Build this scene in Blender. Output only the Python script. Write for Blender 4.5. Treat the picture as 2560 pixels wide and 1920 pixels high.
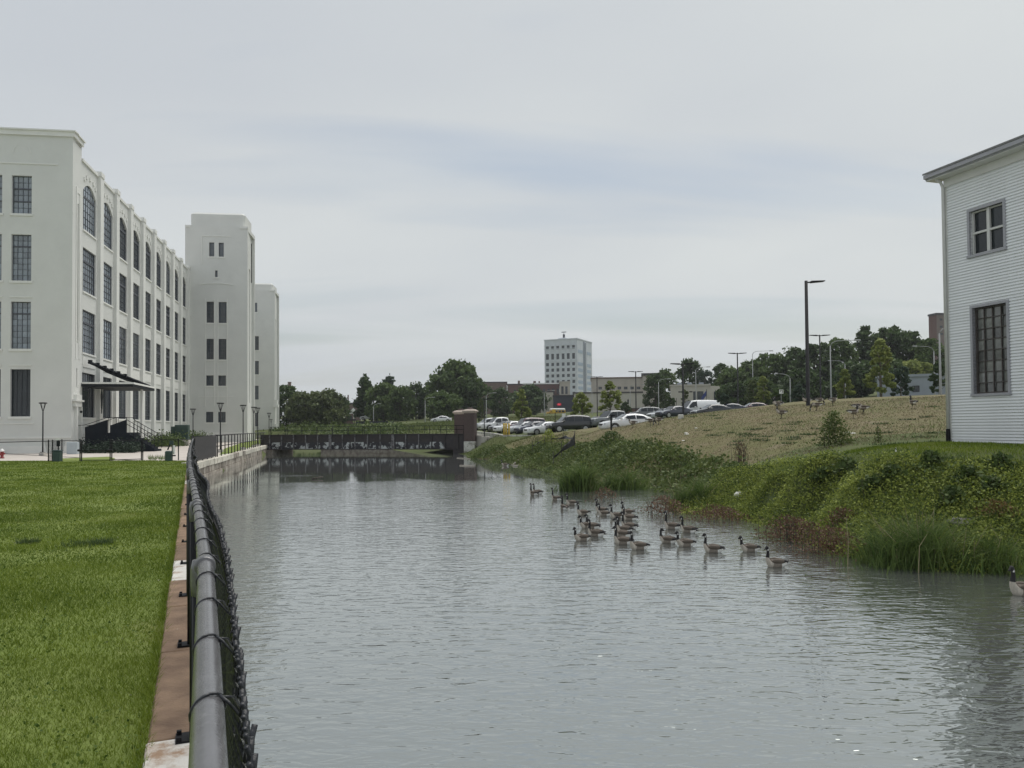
import bpy, bmesh, math, random
import numpy as np
from mathutils import Vector, Matrix
R = math.radians
rnd = random.Random(7)
nrs = np.random.RandomState(11)
for o in list(bpy.data.objects): bpy.data.objects.remove(o)
sc = bpy.context.scene
col = sc.collection

# ------------------------------------------------------------------ camera
F = 1923.0; TILT = .024; ROLL = .008; EYE = 1.9           # focal length in pixels of a 2560 x 1920 picture
SH = 108 - F*math.tan(TILT); CX = 1280.0; CY = 960 + SH
FW = Vector((0, math.cos(TILT), math.sin(TILT))); UP0 = Vector((0, -math.sin(TILT), math.cos(TILT))); RT0 = Vector((1, 0, 0))
RT = RT0*math.cos(ROLL) - UP0*math.sin(ROLL); UP = UP0*math.cos(ROLL) + RT0*math.sin(ROLL)
cd = bpy.data.cameras.new('camera'); cam = bpy.data.objects.new('camera', cd); col.objects.link(cam)
cam.matrix_world = Matrix(((RT.x, UP.x, -FW.x, 0), (RT.y, UP.y, -FW.y, 0), (RT.z, UP.z, -FW.z, EYE), (0, 0, 0, 1)))
cd.sensor_width = 36; cd.lens = 36*F/2560; cd.shift_y = SH/2560; cd.clip_start = .05; cd.clip_end = 12000
sc.camera = cam
sc.render.resolution_x = 1024; sc.render.resolution_y = 768

# ------------------------------------------------------------------ sky, sun, exposure
SUN = Vector((.22, .30, .92)).normalized()                # towards the sun, high behind thin cloud
w = bpy.data.worlds.new('World'); sc.world = w; w.use_nodes = True
nt = w.node_tree; nt.nodes.clear()
def wn(t, **k):
    n = nt.nodes.new(t)
    for a, b in k.items(): setattr(n, a, b)
    return n
wo = wn('ShaderNodeOutputWorld'); bg = wn('ShaderNodeBackground'); bg2 = wn('ShaderNodeBackground'); mx = wn('ShaderNodeMixShader')
sky = wn('ShaderNodeTexSky', sky_type='NISHITA'); sky.sun_disc = False
sky.sun_elevation = math.asin(SUN.z); sky.sun_rotation = math.atan2(SUN.x, SUN.y)
sky.air_density = 1.3; sky.dust_density = 2.5
nt.links.new(sky.outputs[0], bg.inputs[0]); bg.inputs[1].default_value = .085
tc = wn('ShaderNodeTexCoord'); sp = wn('ShaderNodeSeparateXYZ'); nt.links.new(tc.outputs['Generated'], sp.inputs[0])
def mth(op, a, b=None, c=None):
    n = wn('ShaderNodeMath', operation=op)
    for i, v in enumerate((a, b, c)):
        if v is None: continue
        if isinstance(v, (int, float)): n.inputs[i].default_value = v
        else: nt.links.new(v, n.inputs[i])
    return n.outputs[0]
zz = mth('ADD', mth('MAXIMUM', sp.outputs[2], 0.0), .16)
cmb = wn('ShaderNodeCombineXYZ')
nt.links.new(mth('DIVIDE', sp.outputs[0], zz), cmb.inputs[0]); nt.links.new(mth('DIVIDE', sp.outputs[1], zz), cmb.inputs[1])
mp = wn('ShaderNodeMapping'); mp.inputs['Rotation'].default_value = (0, 0, R(-28)); mp.inputs['Scale'].default_value = (.33, 1.5, 1); mp.inputs['Location'].default_value = (7.7, 2.3, 0)
nt.links.new(cmb.outputs[0], mp.inputs[0])
n1 = wn('ShaderNodeTexNoise'); n1.inputs['Scale'].default_value = .95; n1.inputs['Detail'].default_value = 6; n1.inputs['Roughness'].default_value = .48; n1.inputs['Distortion'].default_value = .55
nt.links.new(mp.outputs[0], n1.inputs[0])
n2 = wn('ShaderNodeTexNoise'); n2.inputs['Scale'].default_value = .42; n2.inputs['Detail'].default_value = 4; n2.inputs['Distortion'].default_value = .3
mp2 = wn('ShaderNodeMapping'); mp2.inputs['Rotation'].default_value = (0, 0, R(-20)); mp2.inputs['Scale'].default_value = (.6, .9, 1); mp2.inputs['Location'].default_value = (2.2, 7.7, 0)
nt.links.new(cmb.outputs[0], mp2.inputs[0]); nt.links.new(mp2.outputs[0], n2.inputs[0])
cr = wn('ShaderNodeValToRGB')                               # cloud brightness
cr.color_ramp.elements[0].position = .33; cr.color_ramp.elements[0].color = (.475, .505, .54, 1)
cr.color_ramp.elements[1].position = .66; cr.color_ramp.elements[1].color = (.60, .625, .62, 1)
nt.links.new(n2.outputs[0], cr.inputs[0])
nt.links.new(cr.outputs[0], bg2.inputs[0]); bg2.inputs[1].default_value = 1.0
rp = wn('ShaderNodeMapRange'); rp.inputs[1].default_value = .30; rp.inputs[2].default_value = .50; rp.inputs[3].default_value = .40; rp.inputs[4].default_value = .97
nt.links.new(n1.outputs[0], rp.inputs[0])
nt.links.new(rp.outputs[0], mx.inputs[0]); nt.links.new(bg.outputs[0], mx.inputs[1]); nt.links.new(bg2.outputs[0], mx.inputs[2]); nt.links.new(mx.outputs[0], wo.inputs[0])
sd = bpy.data.lights.new('sun', 'SUN'); sun = bpy.data.objects.new('sun', sd); col.objects.link(sun)
sd.energy = 2.2; sd.angle = R(50); sd.color = (1, .965, .91)
sun.rotation_euler = SUN.to_track_quat('Z', 'Y').to_euler()
sc.view_settings.view_transform = 'Standard'; sc.view_settings.look = 'None'; sc.view_settings.exposure = 0.25; sc.view_settings.gamma = 1
sc.view_settings.use_curve_mapping = False

# ------------------------------------------------------------------ helpers
def ray(px, py): return FW + RT*((px-CX)/F) - UP*((py-CY)/F)
def at(px, py, Y):
    r = ray(px, py); return Vector((0, 0, EYE)) + r*(Y/r.y)
def gz(px, py, z):
    r = ray(px, py); return Vector((0, 0, EYE)) + r*((z-EYE)/r.z)
def mpp(D): return D/F                                      # metres per picture pixel at depth D

def tag(o, label=None, cat=None, group=None, kind=None):
    if label: o['label'] = label
    if cat: o['category'] = cat
    if group: o['group'] = group
    if kind: o['kind'] = kind
    return o
def thing(name, label, cat, loc=(0, 0, 0), rz=0, group=None):
    o = bpy.data.objects.new(name, None); col.objects.link(o); o.location = loc; o.rotation_euler = (0, 0, rz)
    o.empty_display_size = .3
    return tag(o, label, cat, group)
def copy_tree(o, parent=None):
    c = o.copy(); col.objects.link(c)
    if parent: c.parent = parent
    for ch in o.children: copy_tree(ch, c)
    return c

class MB:
    def __init__(s): s.v = []; s.f = []; s.m = []
    def face(s, pts, m=0):
        i = len(s.v); s.v += [tuple(p) for p in pts]; s.f.append(tuple(range(i, i+len(pts)))); s.m.append(m)
    def box(s, x0, x1, y0, y1, z0, z1, m=0, T=None):
        P = [(x0, y0, z0), (x1, y0, z0), (x1, y1, z0), (x0, y1, z0), (x0, y0, z1), (x1, y0, z1), (x1, y1, z1), (x0, y1, z1)]
        if T is not None: P = [tuple(T @ Vector(p)) for p in P]
        i = len(s.v); s.v += P
        for f in ((0, 3, 2, 1), (4, 5, 6, 7), (0, 1, 5, 4), (1, 2, 6, 5), (2, 3, 7, 6), (3, 0, 4, 7)):
            s.f.append(tuple(i+k for k in f)); s.m.append(m)
        return s
    def cham(s, x0, x1, y0, y1, z0, z1, b, m=0):             # box with chamfered vertical edges and top
        pts = lambda e: [(x0+b+e, y0+e), (x1-b-e, y0+e), (x1-e, y0+b+e), (x1-e, y1-b-e), (x1-b-e, y1-e), (x0+b+e, y1-e), (x0+e, y1-b-e), (x0+e, y0+b+e)]
        s.loft([[(x, y, z0) for x, y in pts(0)], [(x, y, z1-b) for x, y in pts(0)], [(x, y, z1) for x, y in pts(b)]], m)
        return s
    def loft(s, rings, m=0, cap=True, close=True):
        n = len(rings[0]); i = len(s.v)
        for r in rings: s.v += [tuple(p) for p in r]
        for a in range(len(rings)-1):
            for k in range(n if close else n-1):
                k2 = (k+1) % n
                s.f.append((i+a*n+k, i+a*n+k2, i+(a+1)*n+k2, i+(a+1)*n+k)); s.m.append(m)
        if cap:
            s.f.append(tuple(i+k for k in range(n-1, -1, -1))); s.m.append(m)
            s.f.append(tuple(i+(len(rings)-1)*n+k for k in range(n))); s.m.append(m)
        return s
    def prism(s, poly, y0, y1, m=0):                          # polygon in x,z pulled along y
        s.loft([[(x, y0, z) for x, z in poly], [(x, y1, z) for x, z in poly]], m); return s
    def prismz(s, poly, z0, z1, m=0):
        s.loft([[(x, y, z0) for x, y in poly], [(x, y, z1) for x, y in poly]], m); return s
    def tube(s, pts, r, n=8, m=0, cap=True):
        pts = [Vector(p) for p in pts]
        if isinstance(r, (int, float)): r = [r]*len(pts)
        rings = []; ref = None
        for k, p in enumerate(pts):
            t = (pts[min(k+1, len(pts)-1)] - pts[max(k-1, 0)]).normalized()
            if ref is None: ref = Vector((0, 0, 1)) if abs(t.z) < .9 else Vector((1, 0, 0))
            a = t.cross(ref).normalized(); b = t.cross(a).normalized(); ref = -b if False else ref
            rings.append([p + (a*math.cos(2*math.pi*q/n) + b*math.sin(2*math.pi*q/n))*r[k] for q in range(n)])
        s.loft(rings, m, cap); return s
    def lathe(s, prof, n=16, m=0, c=(0, 0)):
        s.loft([[(c[0]+r*math.cos(2*math.pi*q/n), c[1]+r*math.sin(2*math.pi*q/n), z) for q in range(n)] for r, z in prof], m); return s
    def build(s, name, mats, parent=None, smooth=False, loc=None):
        me = bpy.data.meshes.new(name); me.from_pydata(s.v, [], s.f)
        if not isinstance(mats, (list, tuple)): mats = [mats]
        for q in mats: me.materials.append(q)
        if len(mats) > 1: me.polygons.foreach_set('material_index', s.m)
        if smooth: me.polygons.foreach_set('use_smooth', [True]*len(s.f))
        me.update()
        o = bpy.data.objects.new(name, me); col.objects.link(o)
        if parent: o.parent = parent
        if loc is not None: o.location = loc
        return o
def npmesh(name, V, Fc, mat, parent=None, smooth=False):      # big meshes from arrays; every face has the same number of corners
    V = np.asarray(V, np.float32); Fc = np.asarray(Fc, np.int32); k = Fc.shape[1]
    me = bpy.data.meshes.new(name); me.vertices.add(len(V)); me.vertices.foreach_set('co', V.ravel())
    me.loops.add(Fc.size); me.loops.foreach_set('vertex_index', Fc.ravel())
    me.polygons.add(len(Fc)); me.polygons.foreach_set('loop_start', np.arange(0, Fc.size, k, dtype=np.int32))
    me.polygons.foreach_set('loop_total', np.full(len(Fc), k, np.int32))
    if smooth: me.polygons.foreach_set('use_smooth', np.ones(len(Fc), bool))
    me.update(calc_edges=True); me.materials.append(mat)
    o = bpy.data.objects.new(name, me); col.objects.link(o)
    if parent: o.parent = parent
    return o

# ------------------------------------------------------------------ materials
def newmat(name):
    m = bpy.data.materials.new(name); m.use_nodes = True; t = m.node_tree; t.nodes.clear()
    out = t.nodes.new('ShaderNodeOutputMaterial'); b = t.nodes.new('ShaderNodeBsdfPrincipled'); t.links.new(b.outputs[0], out.inputs[0])
    return m, t, b, out
def mat(name, c, rough=.7, var=.12, scale=3, c2=None, bump=0, bscale=30, metal=0, spec=.5, stain=None, sscale=.6, slo=.5, shi=.65, stretch=(1, 1, 1), orand=0):
    m, t, b, out = newmat(name); N = t.nodes.new; L = t.links.new
    tc = N('ShaderNodeTexCoord'); mp = N('ShaderNodeMapping'); mp.inputs['Scale'].default_value = stretch; L(tc.outputs['Object'], mp.inputs[0])
    nz = N('ShaderNodeTexNoise'); nz.inputs['Scale'].default_value = scale; nz.inputs['Detail'].default_value = 6; nz.inputs['Roughness'].default_value = .62; L(mp.outputs[0], nz.inputs[0])
    rm = N('ShaderNodeValToRGB'); L(nz.outputs[0], rm.inputs[0])
    a = [x*(1-var) for x in c]; d = list(c2) if c2 else [min(1, x*(1+var)) for x in c]
    rm.color_ramp.elements[0].position = .3; rm.color_ramp.elements[0].color = (*a, 1); rm.color_ramp.elements[1].position = .7; rm.color_ramp.elements[1].color = (*d, 1)
    cs = rm.outputs[0]
    if stain:
        n3 = N('ShaderNodeTexNoise'); n3.inputs['Scale'].default_value = sscale; n3.inputs['Detail'].default_value = 8; n3.inputs['Roughness'].default_value = .7; L(mp.outputs[0], n3.inputs[0])
        mr = N('ShaderNodeMapRange'); mr.inputs[1].default_value = slo; mr.inputs[2].default_value = shi; L(n3.outputs[0], mr.inputs[0])
        mi = N('ShaderNodeMix'); mi.data_type = 'RGBA'; L(mr.outputs[0], mi.inputs[0]); L(cs, mi.inputs[6]); mi.inputs[7].default_value = (*stain, 1); cs = mi.outputs[2]
    if orand:                                                     # each piece a little lighter or darker than its neighbours
        oi = N('ShaderNodeObjectInfo'); hs_ = N('ShaderNodeHueSaturation'); mv = N('ShaderNodeMapRange'); mv.inputs[3].default_value = 1-orand; mv.inputs[4].default_value = 1+orand
        L(oi.outputs['Random'], mv.inputs[0]); L(mv.outputs[0], hs_.inputs['Value']); L(cs, hs_.inputs['Color']); cs = hs_.outputs[0]
    L(cs, b.inputs['Base Color']); b.inputs['Roughness'].default_value = rough; b.inputs['Metallic'].default_value = metal
    b.inputs['Specular IOR Level'].default_value = spec
    if bump:
        n4 = N('ShaderNodeTexNoise'); n4.inputs['Scale'].default_value = bscale; n4.inputs['Detail'].default_value = 4; L(mp.outputs[0], n4.inputs[0])
        bp = N('ShaderNodeBump'); bp.inputs['Strength'].default_value = bump; bp.inputs['Distance'].default_value = .02; L(n4.outputs[0], bp.inputs['Height']); L(bp.outputs[0], b.inputs['Normal'])
    return m
def leafmat(name, c1, c2, c3=None, trans=.3, patch=.35, rough=.6):
    m, t, b, out = newmat(name); N = t.nodes.new; L = t.links.new
    ge = N('ShaderNodeNewGeometry'); tc = N('ShaderNodeTexCoord')
    nz = N('ShaderNodeTexNoise'); nz.inputs['Scale'].default_value = patch; nz.inputs['Detail'].default_value = 3; L(tc.outputs['Object'], nz.inputs[0])
    ma = N('ShaderNodeMath'); ma.operation = 'MULTIPLY_ADD'; L(ge.outputs['Random Per Island'], ma.inputs[0]); ma.inputs[1].default_value = .55
    sb = N('ShaderNodeMath'); sb.operation = 'MULTIPLY_ADD'; L(nz.outputs[0], sb.inputs[0]); sb.inputs[1].default_value = 1.3; sb.inputs[2].default_value = -.42
    L(sb.outputs[0], ma.inputs[2])
    rm = N('ShaderNodeValToRGB'); L(ma.outputs[0], rm.inputs[0]); e = rm.color_ramp.elements
    e[0].position = .15; e[0].color = (*c1, 1); e[1].position = .85; e[1].color = (*c2, 1)
    if c3:
        q = e.new(.97); q.color = (*c3, 1)
    L(rm.outputs[0], b.inputs['Base Color']); b.inputs['Roughness'].default_value = rough; b.inputs['Specular IOR Level'].default_value = .25
    if trans:
        tr = N('ShaderNodeBsdfTranslucent'); L(rm.outputs[0], tr.inputs[0]); ms = N('ShaderNodeMixShader'); ms.inputs[0].default_value = trans
        L(b.outputs[0], ms.inputs[1]); L(tr.outputs[0], ms.inputs[2]); L(ms.outputs[0], out.inputs[0])
    return m
def glassmat(name, c, rough=.04, ior=1.5, var=.3, orand=.3):
    m = mat(name, c, rough, var, 1.2, orand=orand); b = m.node_tree.nodes['Principled BSDF']; b.inputs['IOR'].default_value = ior
    return m
def attrmat(name, cols, rough=.75):                            # one colour per material slot
    return [mat(name+'_'+k, c, rough, .18, 14) for k, c in cols]

M = {}
M['plaster'] = mat('white_stucco', (.66, .665, .635), .85, .05, .35, stain=(.60, .605, .575), sscale=.22, slo=.52, shi=.8, bump=.12, bscale=18)
M['plaster_trim'] = mat('white_stucco_trim', (.73, .73, .695), .8, .04, .8)
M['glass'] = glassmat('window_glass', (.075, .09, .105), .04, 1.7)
M['glass_lit'] = glassmat('window_glass_sky_and_interior_tone', (.21, .245, .28), .05, 1.8)  # pale base colour carries the sky's reflection and the lighter rooms behind
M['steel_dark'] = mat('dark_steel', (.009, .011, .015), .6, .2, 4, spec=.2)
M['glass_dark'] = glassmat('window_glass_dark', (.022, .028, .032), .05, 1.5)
M['muntin'] = mat('window_bar', (.06, .065, .08), .5, .1, 4)
M['black_metal'] = mat('black_powder_coat', (.006, .0062, .008), .5, .2, 6, spec=.22)
M['black_vinyl'] = mat('black_vinyl', (.014, .016, .02), .38, .25, 20, bump=.25, bscale=60)
M['rail_pipe'] = mat('black_coated_pipe', (.10, .10, .105), .24, .25, 9, spec=.8, stain=(.20, .20, .20), sscale=7, slo=.58, shi=.72, bump=.05, bscale=90)  # base lifted from black to grey to carry the sky's sheen
M['concrete'] = mat('pale_concrete', (.46, .44, .40), .85, .10, 1.2, stain=(.36, .34, .31), sscale=.5, bump=.15, bscale=40)
M['concrete_white'] = mat('weathered_white_concrete', (.62, .61, .57), .85, .12, 2, stain=(.28, .26, .23), sscale=1.6, slo=.5, shi=.62, bump=.3, bscale=18)
M['coping'] = mat('brown_stained_coping', (.17, .105, .066), .85, .22, 3.5, c2=(.27, .18, .115), stain=(.62, .60, .56), sscale=3.1, slo=.66, shi=.72, bump=.35, bscale=45, orand=.22)
M['coping_pale'] = mat('pale_worn_coping', (.60, .58, .54), .85, .12, 4, stain=(.30, .20, .13), sscale=3.2, slo=.52, shi=.66, bump=.35, bscale=45)
M['stone'] = mat('canal_stone', (.28, .235, .19), .9, .2, 2.5, c2=(.42, .385, .33), stain=(.13, .10, .08), sscale=1.5, slo=.45, shi=.65, bump=.6, bscale=12, orand=.25)
M['stone_pale'] = mat('canal_coping_stone', (.52, .49, .42), .9, .15, 2.5, stain=(.22, .16, .11), sscale=1.8, slo=.55, shi=.68, bump=.4, bscale=14, orand=.15)
M['brick'] = mat('dark_red_brick', (.065, .042, .040), .85, .35, 9, bump=.3, bscale=30)
M['cap_stone'] = mat('pillar_cap_stone', (.40, .34, .29), .8, .12, 4)
M['girder'] = mat('weathered_black_girder', (.022, .021, .025), .7, .3, 3, c2=(.045, .035, .034))
M['asphalt'] = mat('asphalt', (.06, .06, .062), .9, .15, 4, bump=.2, bscale=80)
# ------------------------------------------------------------------ shape of the land
WZ = -1.03                                                     # water level; the lawn is 0
FD = Vector((-.3841, .9233, 0)); FN = Vector((.9233, .3841, 0)) # near canal wall: along, towards the water
WC = gz(490, 1158, 0); WF = gz(667, 1113, 0)                    # far stone wall, near and far end
WD = (WF-WC).normalized(); WN = Vector((WD.y, -WD.x, 0))
def left_edge(y):                                               # x of the canal's left edge
    y = np.asarray(y, float)
    a = -.416*y + .20; b = WC.x + (y-WC.y)*WD.x/WD.y
    return np.where(y < WC.y, a, b)
shore_px = [(2560, 1428), (2450, 1428), (2350, 1424), (2240, 1410), (2150, 1396), (2085, 1370), (2040, 1325), (1960, 1300), (1880, 1288), (1800, 1290), (1730, 1284), (1690, 1262), (1730, 1238), (1700, 1222), (1620, 1214), (1540, 1208), (1480, 1203), (1420, 1192), (1370, 1176), (1310, 1161), (1250, 1148), (1200, 1139), (1170, 1136)]
SHORE = [gz(x, y, WZ) for x, y in shore_px]
ctl = [(p.x, p.y, WZ) for p in SHORE] + [(p.x-1.9, p.y-.9, WZ-.75) for p in SHORE]
def cp(px, py, D): p = at(px, py, D); ctl.append(tuple(p))
HD = 27.0                                                       # depth of the house corner
for a in [(2378, 1105, HD), (2560, 1112, HD-2.3), (2700, 1112, HD-2), (2560, 1138, 18.6), (2750, 1140, 17.5), (2400, 1128, 21), (2200, 1137, 19.8), (2090, 1140, 22.5), (2000, 1152, 23), (1930, 1172, 24.5), (1850, 1172, 28), (1780, 1195, 29.5), (1700, 1176, 35), (1560, 1165, 40), (1480, 1165, 43),
          (1840, 1110, 36), (1950, 1085, 36), (2100, 1088, 33), (2300, 1062, 36), (2200, 1100, 29),
          (2367, 993, 49), (2500, 990, 49), (2185, 1004, 48), (2100, 1010, 48), (1960, 1019, 49), (1845, 1028, 50), (1721, 1040, 52), (1600, 1058, 55), (1500, 1073, 60), (1420, 1080, 67), (1340, 1088, 74),
          (2050, 1045, 42), (1950, 1058, 42), (1750, 1070, 45), (1600, 1092, 48), (1500, 1112, 52), (1400, 1124, 58), (1330, 1122, 65), (1260, 1112, 74), (1200, 1112, 82), (1310, 1140, 61), (1240, 1128, 72),
          # car park and street beyond the crest
          (1240, 1089, 83), (1340, 1088, 80), (1215, 1077, 104), (1330, 1077, 92), (1440, 1079, 79), (1330, 1060, 125), (1500, 1069, 82), (1560, 1078, 63), (1480, 1060, 100), (1620, 1050, 100), (1750, 1042, 92), (1860, 1031, 92), (1700, 1042, 115), (1560, 1052, 125),
          (2000, 1003, 75), (2150, 998, 80), (2360, 990, 80), (1860, 1022, 140), (1990, 1003, 110), (2250, 994, 110), (2450, 985, 110),
          (1400, 1040, 200), (1250, 1045, 190), (1600, 1038, 200), (1760, 1028, 190), (1950, 1000, 190), (2150, 985, 190), (2360, 975, 200),
          (1050, 1080, 125), (1130, 1068, 130), (1020, 1062, 165), (1140, 1052, 165), (900, 1080, 140), (800, 1076, 150), (700, 1074, 160), (900, 1058, 200), (720, 1062, 210), (1050, 1048, 210),
          (1400, 1030, 340), (1000, 1040, 340), (700, 1048, 340), (1700, 1018, 340), (2000, 975, 340), (2300, 940, 340)]: cp(*a)
for a in [(-2200, 1500, 14), (-800, 1500, 16), (0, 1500, 20), (800, 1500, 30), (2200, 1500, 34), (-600, 400, 6), (600, 400, 26), (200, 60, 5), (300, 150, 12), (120, 20, 3), (60, -20, 1.4), (60, 10, 1.4), (30, -15, -.2), (-2500, 5000, 20), (2500, 5000, 40),
          (4, 2, -2.2), (2, 12, -2.4), (0, 25, -2.4), (-5, 40, -2.3), (-12, 60, -2.2), (-18, 80, -2.1), (-20, 95, -2.0), (-22, 110, -1.8), (14, 8, -1.6), (20, 4, -1.2), (24, -8, -1.4), (26, 12, .6)]: ctl.append(a)
C = np.array(ctl, float); XY = C[:, :2]
def rk(A, B):
    d = np.sqrt(((A[:, None, :]-B[None, :, :])**2).sum(-1)); return d
n_ = len(C); K = np.zeros((n_+3, n_+3)); K[:n_, :n_] = rk(XY, XY) + np.eye(n_)*-.15; K[:n_, n_] = 1; K[n_, :n_] = 1; K[:n_, n_+1:] = XY/100; K[n_+1:, :n_] = XY.T/100
Wt = np.linalg.solve(K, np.concatenate([C[:, 2], np.zeros(3)]))
def land(x, y):
    x = np.atleast_1d(np.asarray(x, float)); y = np.atleast_1d(np.asarray(y, float)); out = np.empty(x.shape); fx = x.ravel(); fy = y.ravel(); o = out.ravel()
    for i in range(0, len(fx), 20000):
        P = np.stack([fx[i:i+20000], fy[i:i+20000]], 1)
        o[i:i+20000] = rk(P, XY) @ Wt[:n_] + Wt[n_] + (P/100) @ Wt[n_+1:]
    out = o.reshape(x.shape)
    le = left_edge(y)
    # the left bank is flat and lies just under the lawn and pavement sheets
    k = np.clip((x-(le-.4))/.3, 0, 1); flat = np.where(y < 150, -.12, out); blend = np.clip((y-150)/30, 0, 1)
    leftz = flat*(1-blend) + out*blend
    return np.where(x < le-.1, leftz, out)
def lz(x, y): return float(land([x], [y])[0])
def hit(px, py, d0=12.0, d1=400.0):                              # where a sight line meets the land
    d = np.geomspace(d0, d1, 1500); r = ray(px, py); s = d/r.y
    z = EYE + r.z*s; g = land(r.x*s, d); i = np.argmax(g >= z)
    if not (g >= z).any(): i = -1
    return Vector((r.x*s[i], d[i], g[i]))

def groundmat(name, layers):
    m, t, b, out = newmat(name); N = t.nodes.new; L = t.links.new
    tc = N('ShaderNodeTexCoord'); cs = None
    for i, (c, sc_, lo, hi) in enumerate(layers):
        nz = N('ShaderNodeTexNoise'); nz.inputs['Scale'].default_value = sc_; nz.inputs['Detail'].default_value = 7; nz.inputs['Roughness'].default_value = .65
        mp = N('ShaderNodeMapping'); mp.inputs['Location'].default_value = (i*7.3, i*3.1, 0); L(tc.outputs['Object'], mp.inputs[0]); L(mp.outputs[0], nz.inputs[0])
        if cs is None:
            rgb = N('ShaderNodeRGB'); rgb.outputs[0].default_value = (*c, 1); cs = rgb.outputs[0]; continue
        mr = N('ShaderNodeMapRange'); mr.inputs[1].default_value = lo; mr.inputs[2].default_value = hi; L(nz.outputs[0], mr.inputs[0])
        mi = N('ShaderNodeMix'); mi.data_type = 'RGBA'; L(mr.outputs[0], mi.inputs[0]); L(cs, mi.inputs[6]); mi.inputs[7].default_value = (*c, 1); cs = mi.outputs[2]
    L(cs, b.inputs['Base Color']); b.inputs['Roughness'].default_value = .95; b.inputs['Specular IOR Level'].default_value = .15
    n4 = N('ShaderNodeTexNoise'); n4.inputs['Scale'].default_value = 9; n4.inputs['Detail'].default_value = 6; L(tc.outputs['Object'], n4.inputs[0])
    bp = N('ShaderNodeBump'); bp.inputs['Strength'].default_value = .6; bp.inputs['Distance'].default_value = .06; L(n4.outputs[0], bp.inputs['Height']); L(bp.outputs[0], b.inputs['Normal'])
    return m
M['hill'] = groundmat('dry_hill_turf', [((.165, .14, .08), 1, 0, 1), ((.13, .13, .058), .35, .42, .62), ((.195, .165, .11), .8, .55, .72), ((.10, .115, .045), 1.7, .60, .72)])
M['field'] = groundmat('meadow_turf', [((.075, .095, .035), 1, 0, 1), ((.10, .115, .045), .2, .4, .65), ((.12, .11, .055), .5, .56, .75)])
M['lawn'] = groundmat('lawn_soil_and_thatch', [((.15, .195, .05), 1, 0, 1), ((.19, .23, .07), .25, .42, .62), ((.21, .215, .085), .5, .58, .74), ((.11, .155, .036), 1.1, .58, .72)])

# land as one sheet to the horizon, in a fan that is fine near by and coarse far off
NU, NV = 300, 250
us = np.linspace(-1.25, 1.45, NU); ys = np.concatenate([np.linspace(-14, 8, 12)[:-1], np.geomspace(8, 6000, NV-11)])
U, Yv = np.meshgrid(us, ys); X = U*(np.maximum(Yv, 0)+16)
Z = land(X, Yv)
V = np.stack([X, Yv, Z], -1).reshape(-1, 3)
i = np.arange(len(ys)-1)[:, None]*NU + np.arange(NU-1)[None, :]
Q = np.stack([i, i+1, i+1+NU, i+NU], -1).reshape(-1, 4)
ter = npmesh('terrain', V, Q, M['hill'], smooth=True); tag(ter, kind='structure'); ter.data.materials.append(M['field'])
cen = V[Q].mean(1)
isf = (cen[:, 1] > 75) | ((cen[:, 1] < 31) & (cen[:, 0] > 4)) | (cen[:, 0] < -5)
ter.data.polygons.foreach_set('material_index', isf.astype(np.int32))

# ------------------------------------------------------------------ water
def watermat():
    m, t, b, out = newmat('canal_water'); N = t.nodes.new; L = t.links.new
    tc = N('ShaderNodeTexCoord')
    b.inputs['Base Color'].default_value = (.40, .425, .41, 1); b.inputs['Metallic'].default_value = .88; b.inputs['Roughness'].default_value = .035; b.inputs['IOR'].default_value = 1.33
    def wave(sc_, rot, st, det=2, dist=.6, loc=(0, 0, 0)):
        mp = N('ShaderNodeMapping'); mp.inputs['Rotation'].default_value = (0, 0, R(rot)); mp.inputs['Scale'].default_value = st; mp.inputs['Location'].default_value = loc
        L(tc.outputs['Object'], mp.inputs[0]); nz = N('ShaderNodeTexNoise'); nz.inputs['Scale'].default_value = sc_; nz.inputs['Detail'].default_value = det; nz.inputs['Roughness'].default_value = .5; nz.inputs['Distortion'].default_value = dist
        L(mp.outputs[0], nz.inputs[0]); return nz.outputs[0]
    def ma(op, a, b_, c=None):
        n = N('ShaderNodeMath'); n.operation = op
        for i, v in enumerate((a, b_, c)):
            if v is None: continue
            if isinstance(v, (int, float)): n.inputs[i].default_value = v
            else: L(v, n.inputs[i])
        return n.outputs[0]
    a = wave(1.5, -12, (.8, 1.9, 1), 2, .5); b1 = wave(4.2, 14, (.62, 1.5, 1), 2, .8, (5, 2, 0)); c = wave(10, -22, (.7, 1.5, 1), 1, .6, (1, 8, 0))
    hgt = ma('ADD', ma('MULTIPLY', a, .016), ma('ADD', ma('MULTIPLY', b1, .0165), ma('MULTIPLY', c, .0028)))
    # wind dies away towards the sheltered far end by the bridge
    sp = N('ShaderNodeSeparateXYZ'); L(tc.outputs['Object'], sp.inputs[0])
    pat = wave(.085, 0, (1, 1.6, 1), 3, .5, (3, 3, 0))
    yy = ma('ADD', sp.outputs[1], ma('MULTIPLY', ma('SUBTRACT', pat, .5), 46))
    mr = N('ShaderNodeMapRange'); mr.inputs[1].default_value = 24; mr.inputs[2].default_value = 46; mr.inputs[3].default_value = 1.0; mr.inputs[4].default_value = .035; L(yy, mr.inputs[0])
    bp = N('ShaderNodeBump'); bp.inputs['Distance'].default_value = 1.0; L(hgt, bp.inputs['Height']); L(ma('MULTIPLY', mr.outputs[0], 1.0), bp.inputs['Strength']); L(bp.outputs[0], b.inputs['Normal'])
    return m
M['water'] = watermat()
mb = MB(); mb.face([(-70, -30, WZ), (60, -30, WZ), (60, 118, WZ), (-70, 118, WZ)])
tag(mb.build('water', M['water']), kind='structure')

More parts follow.
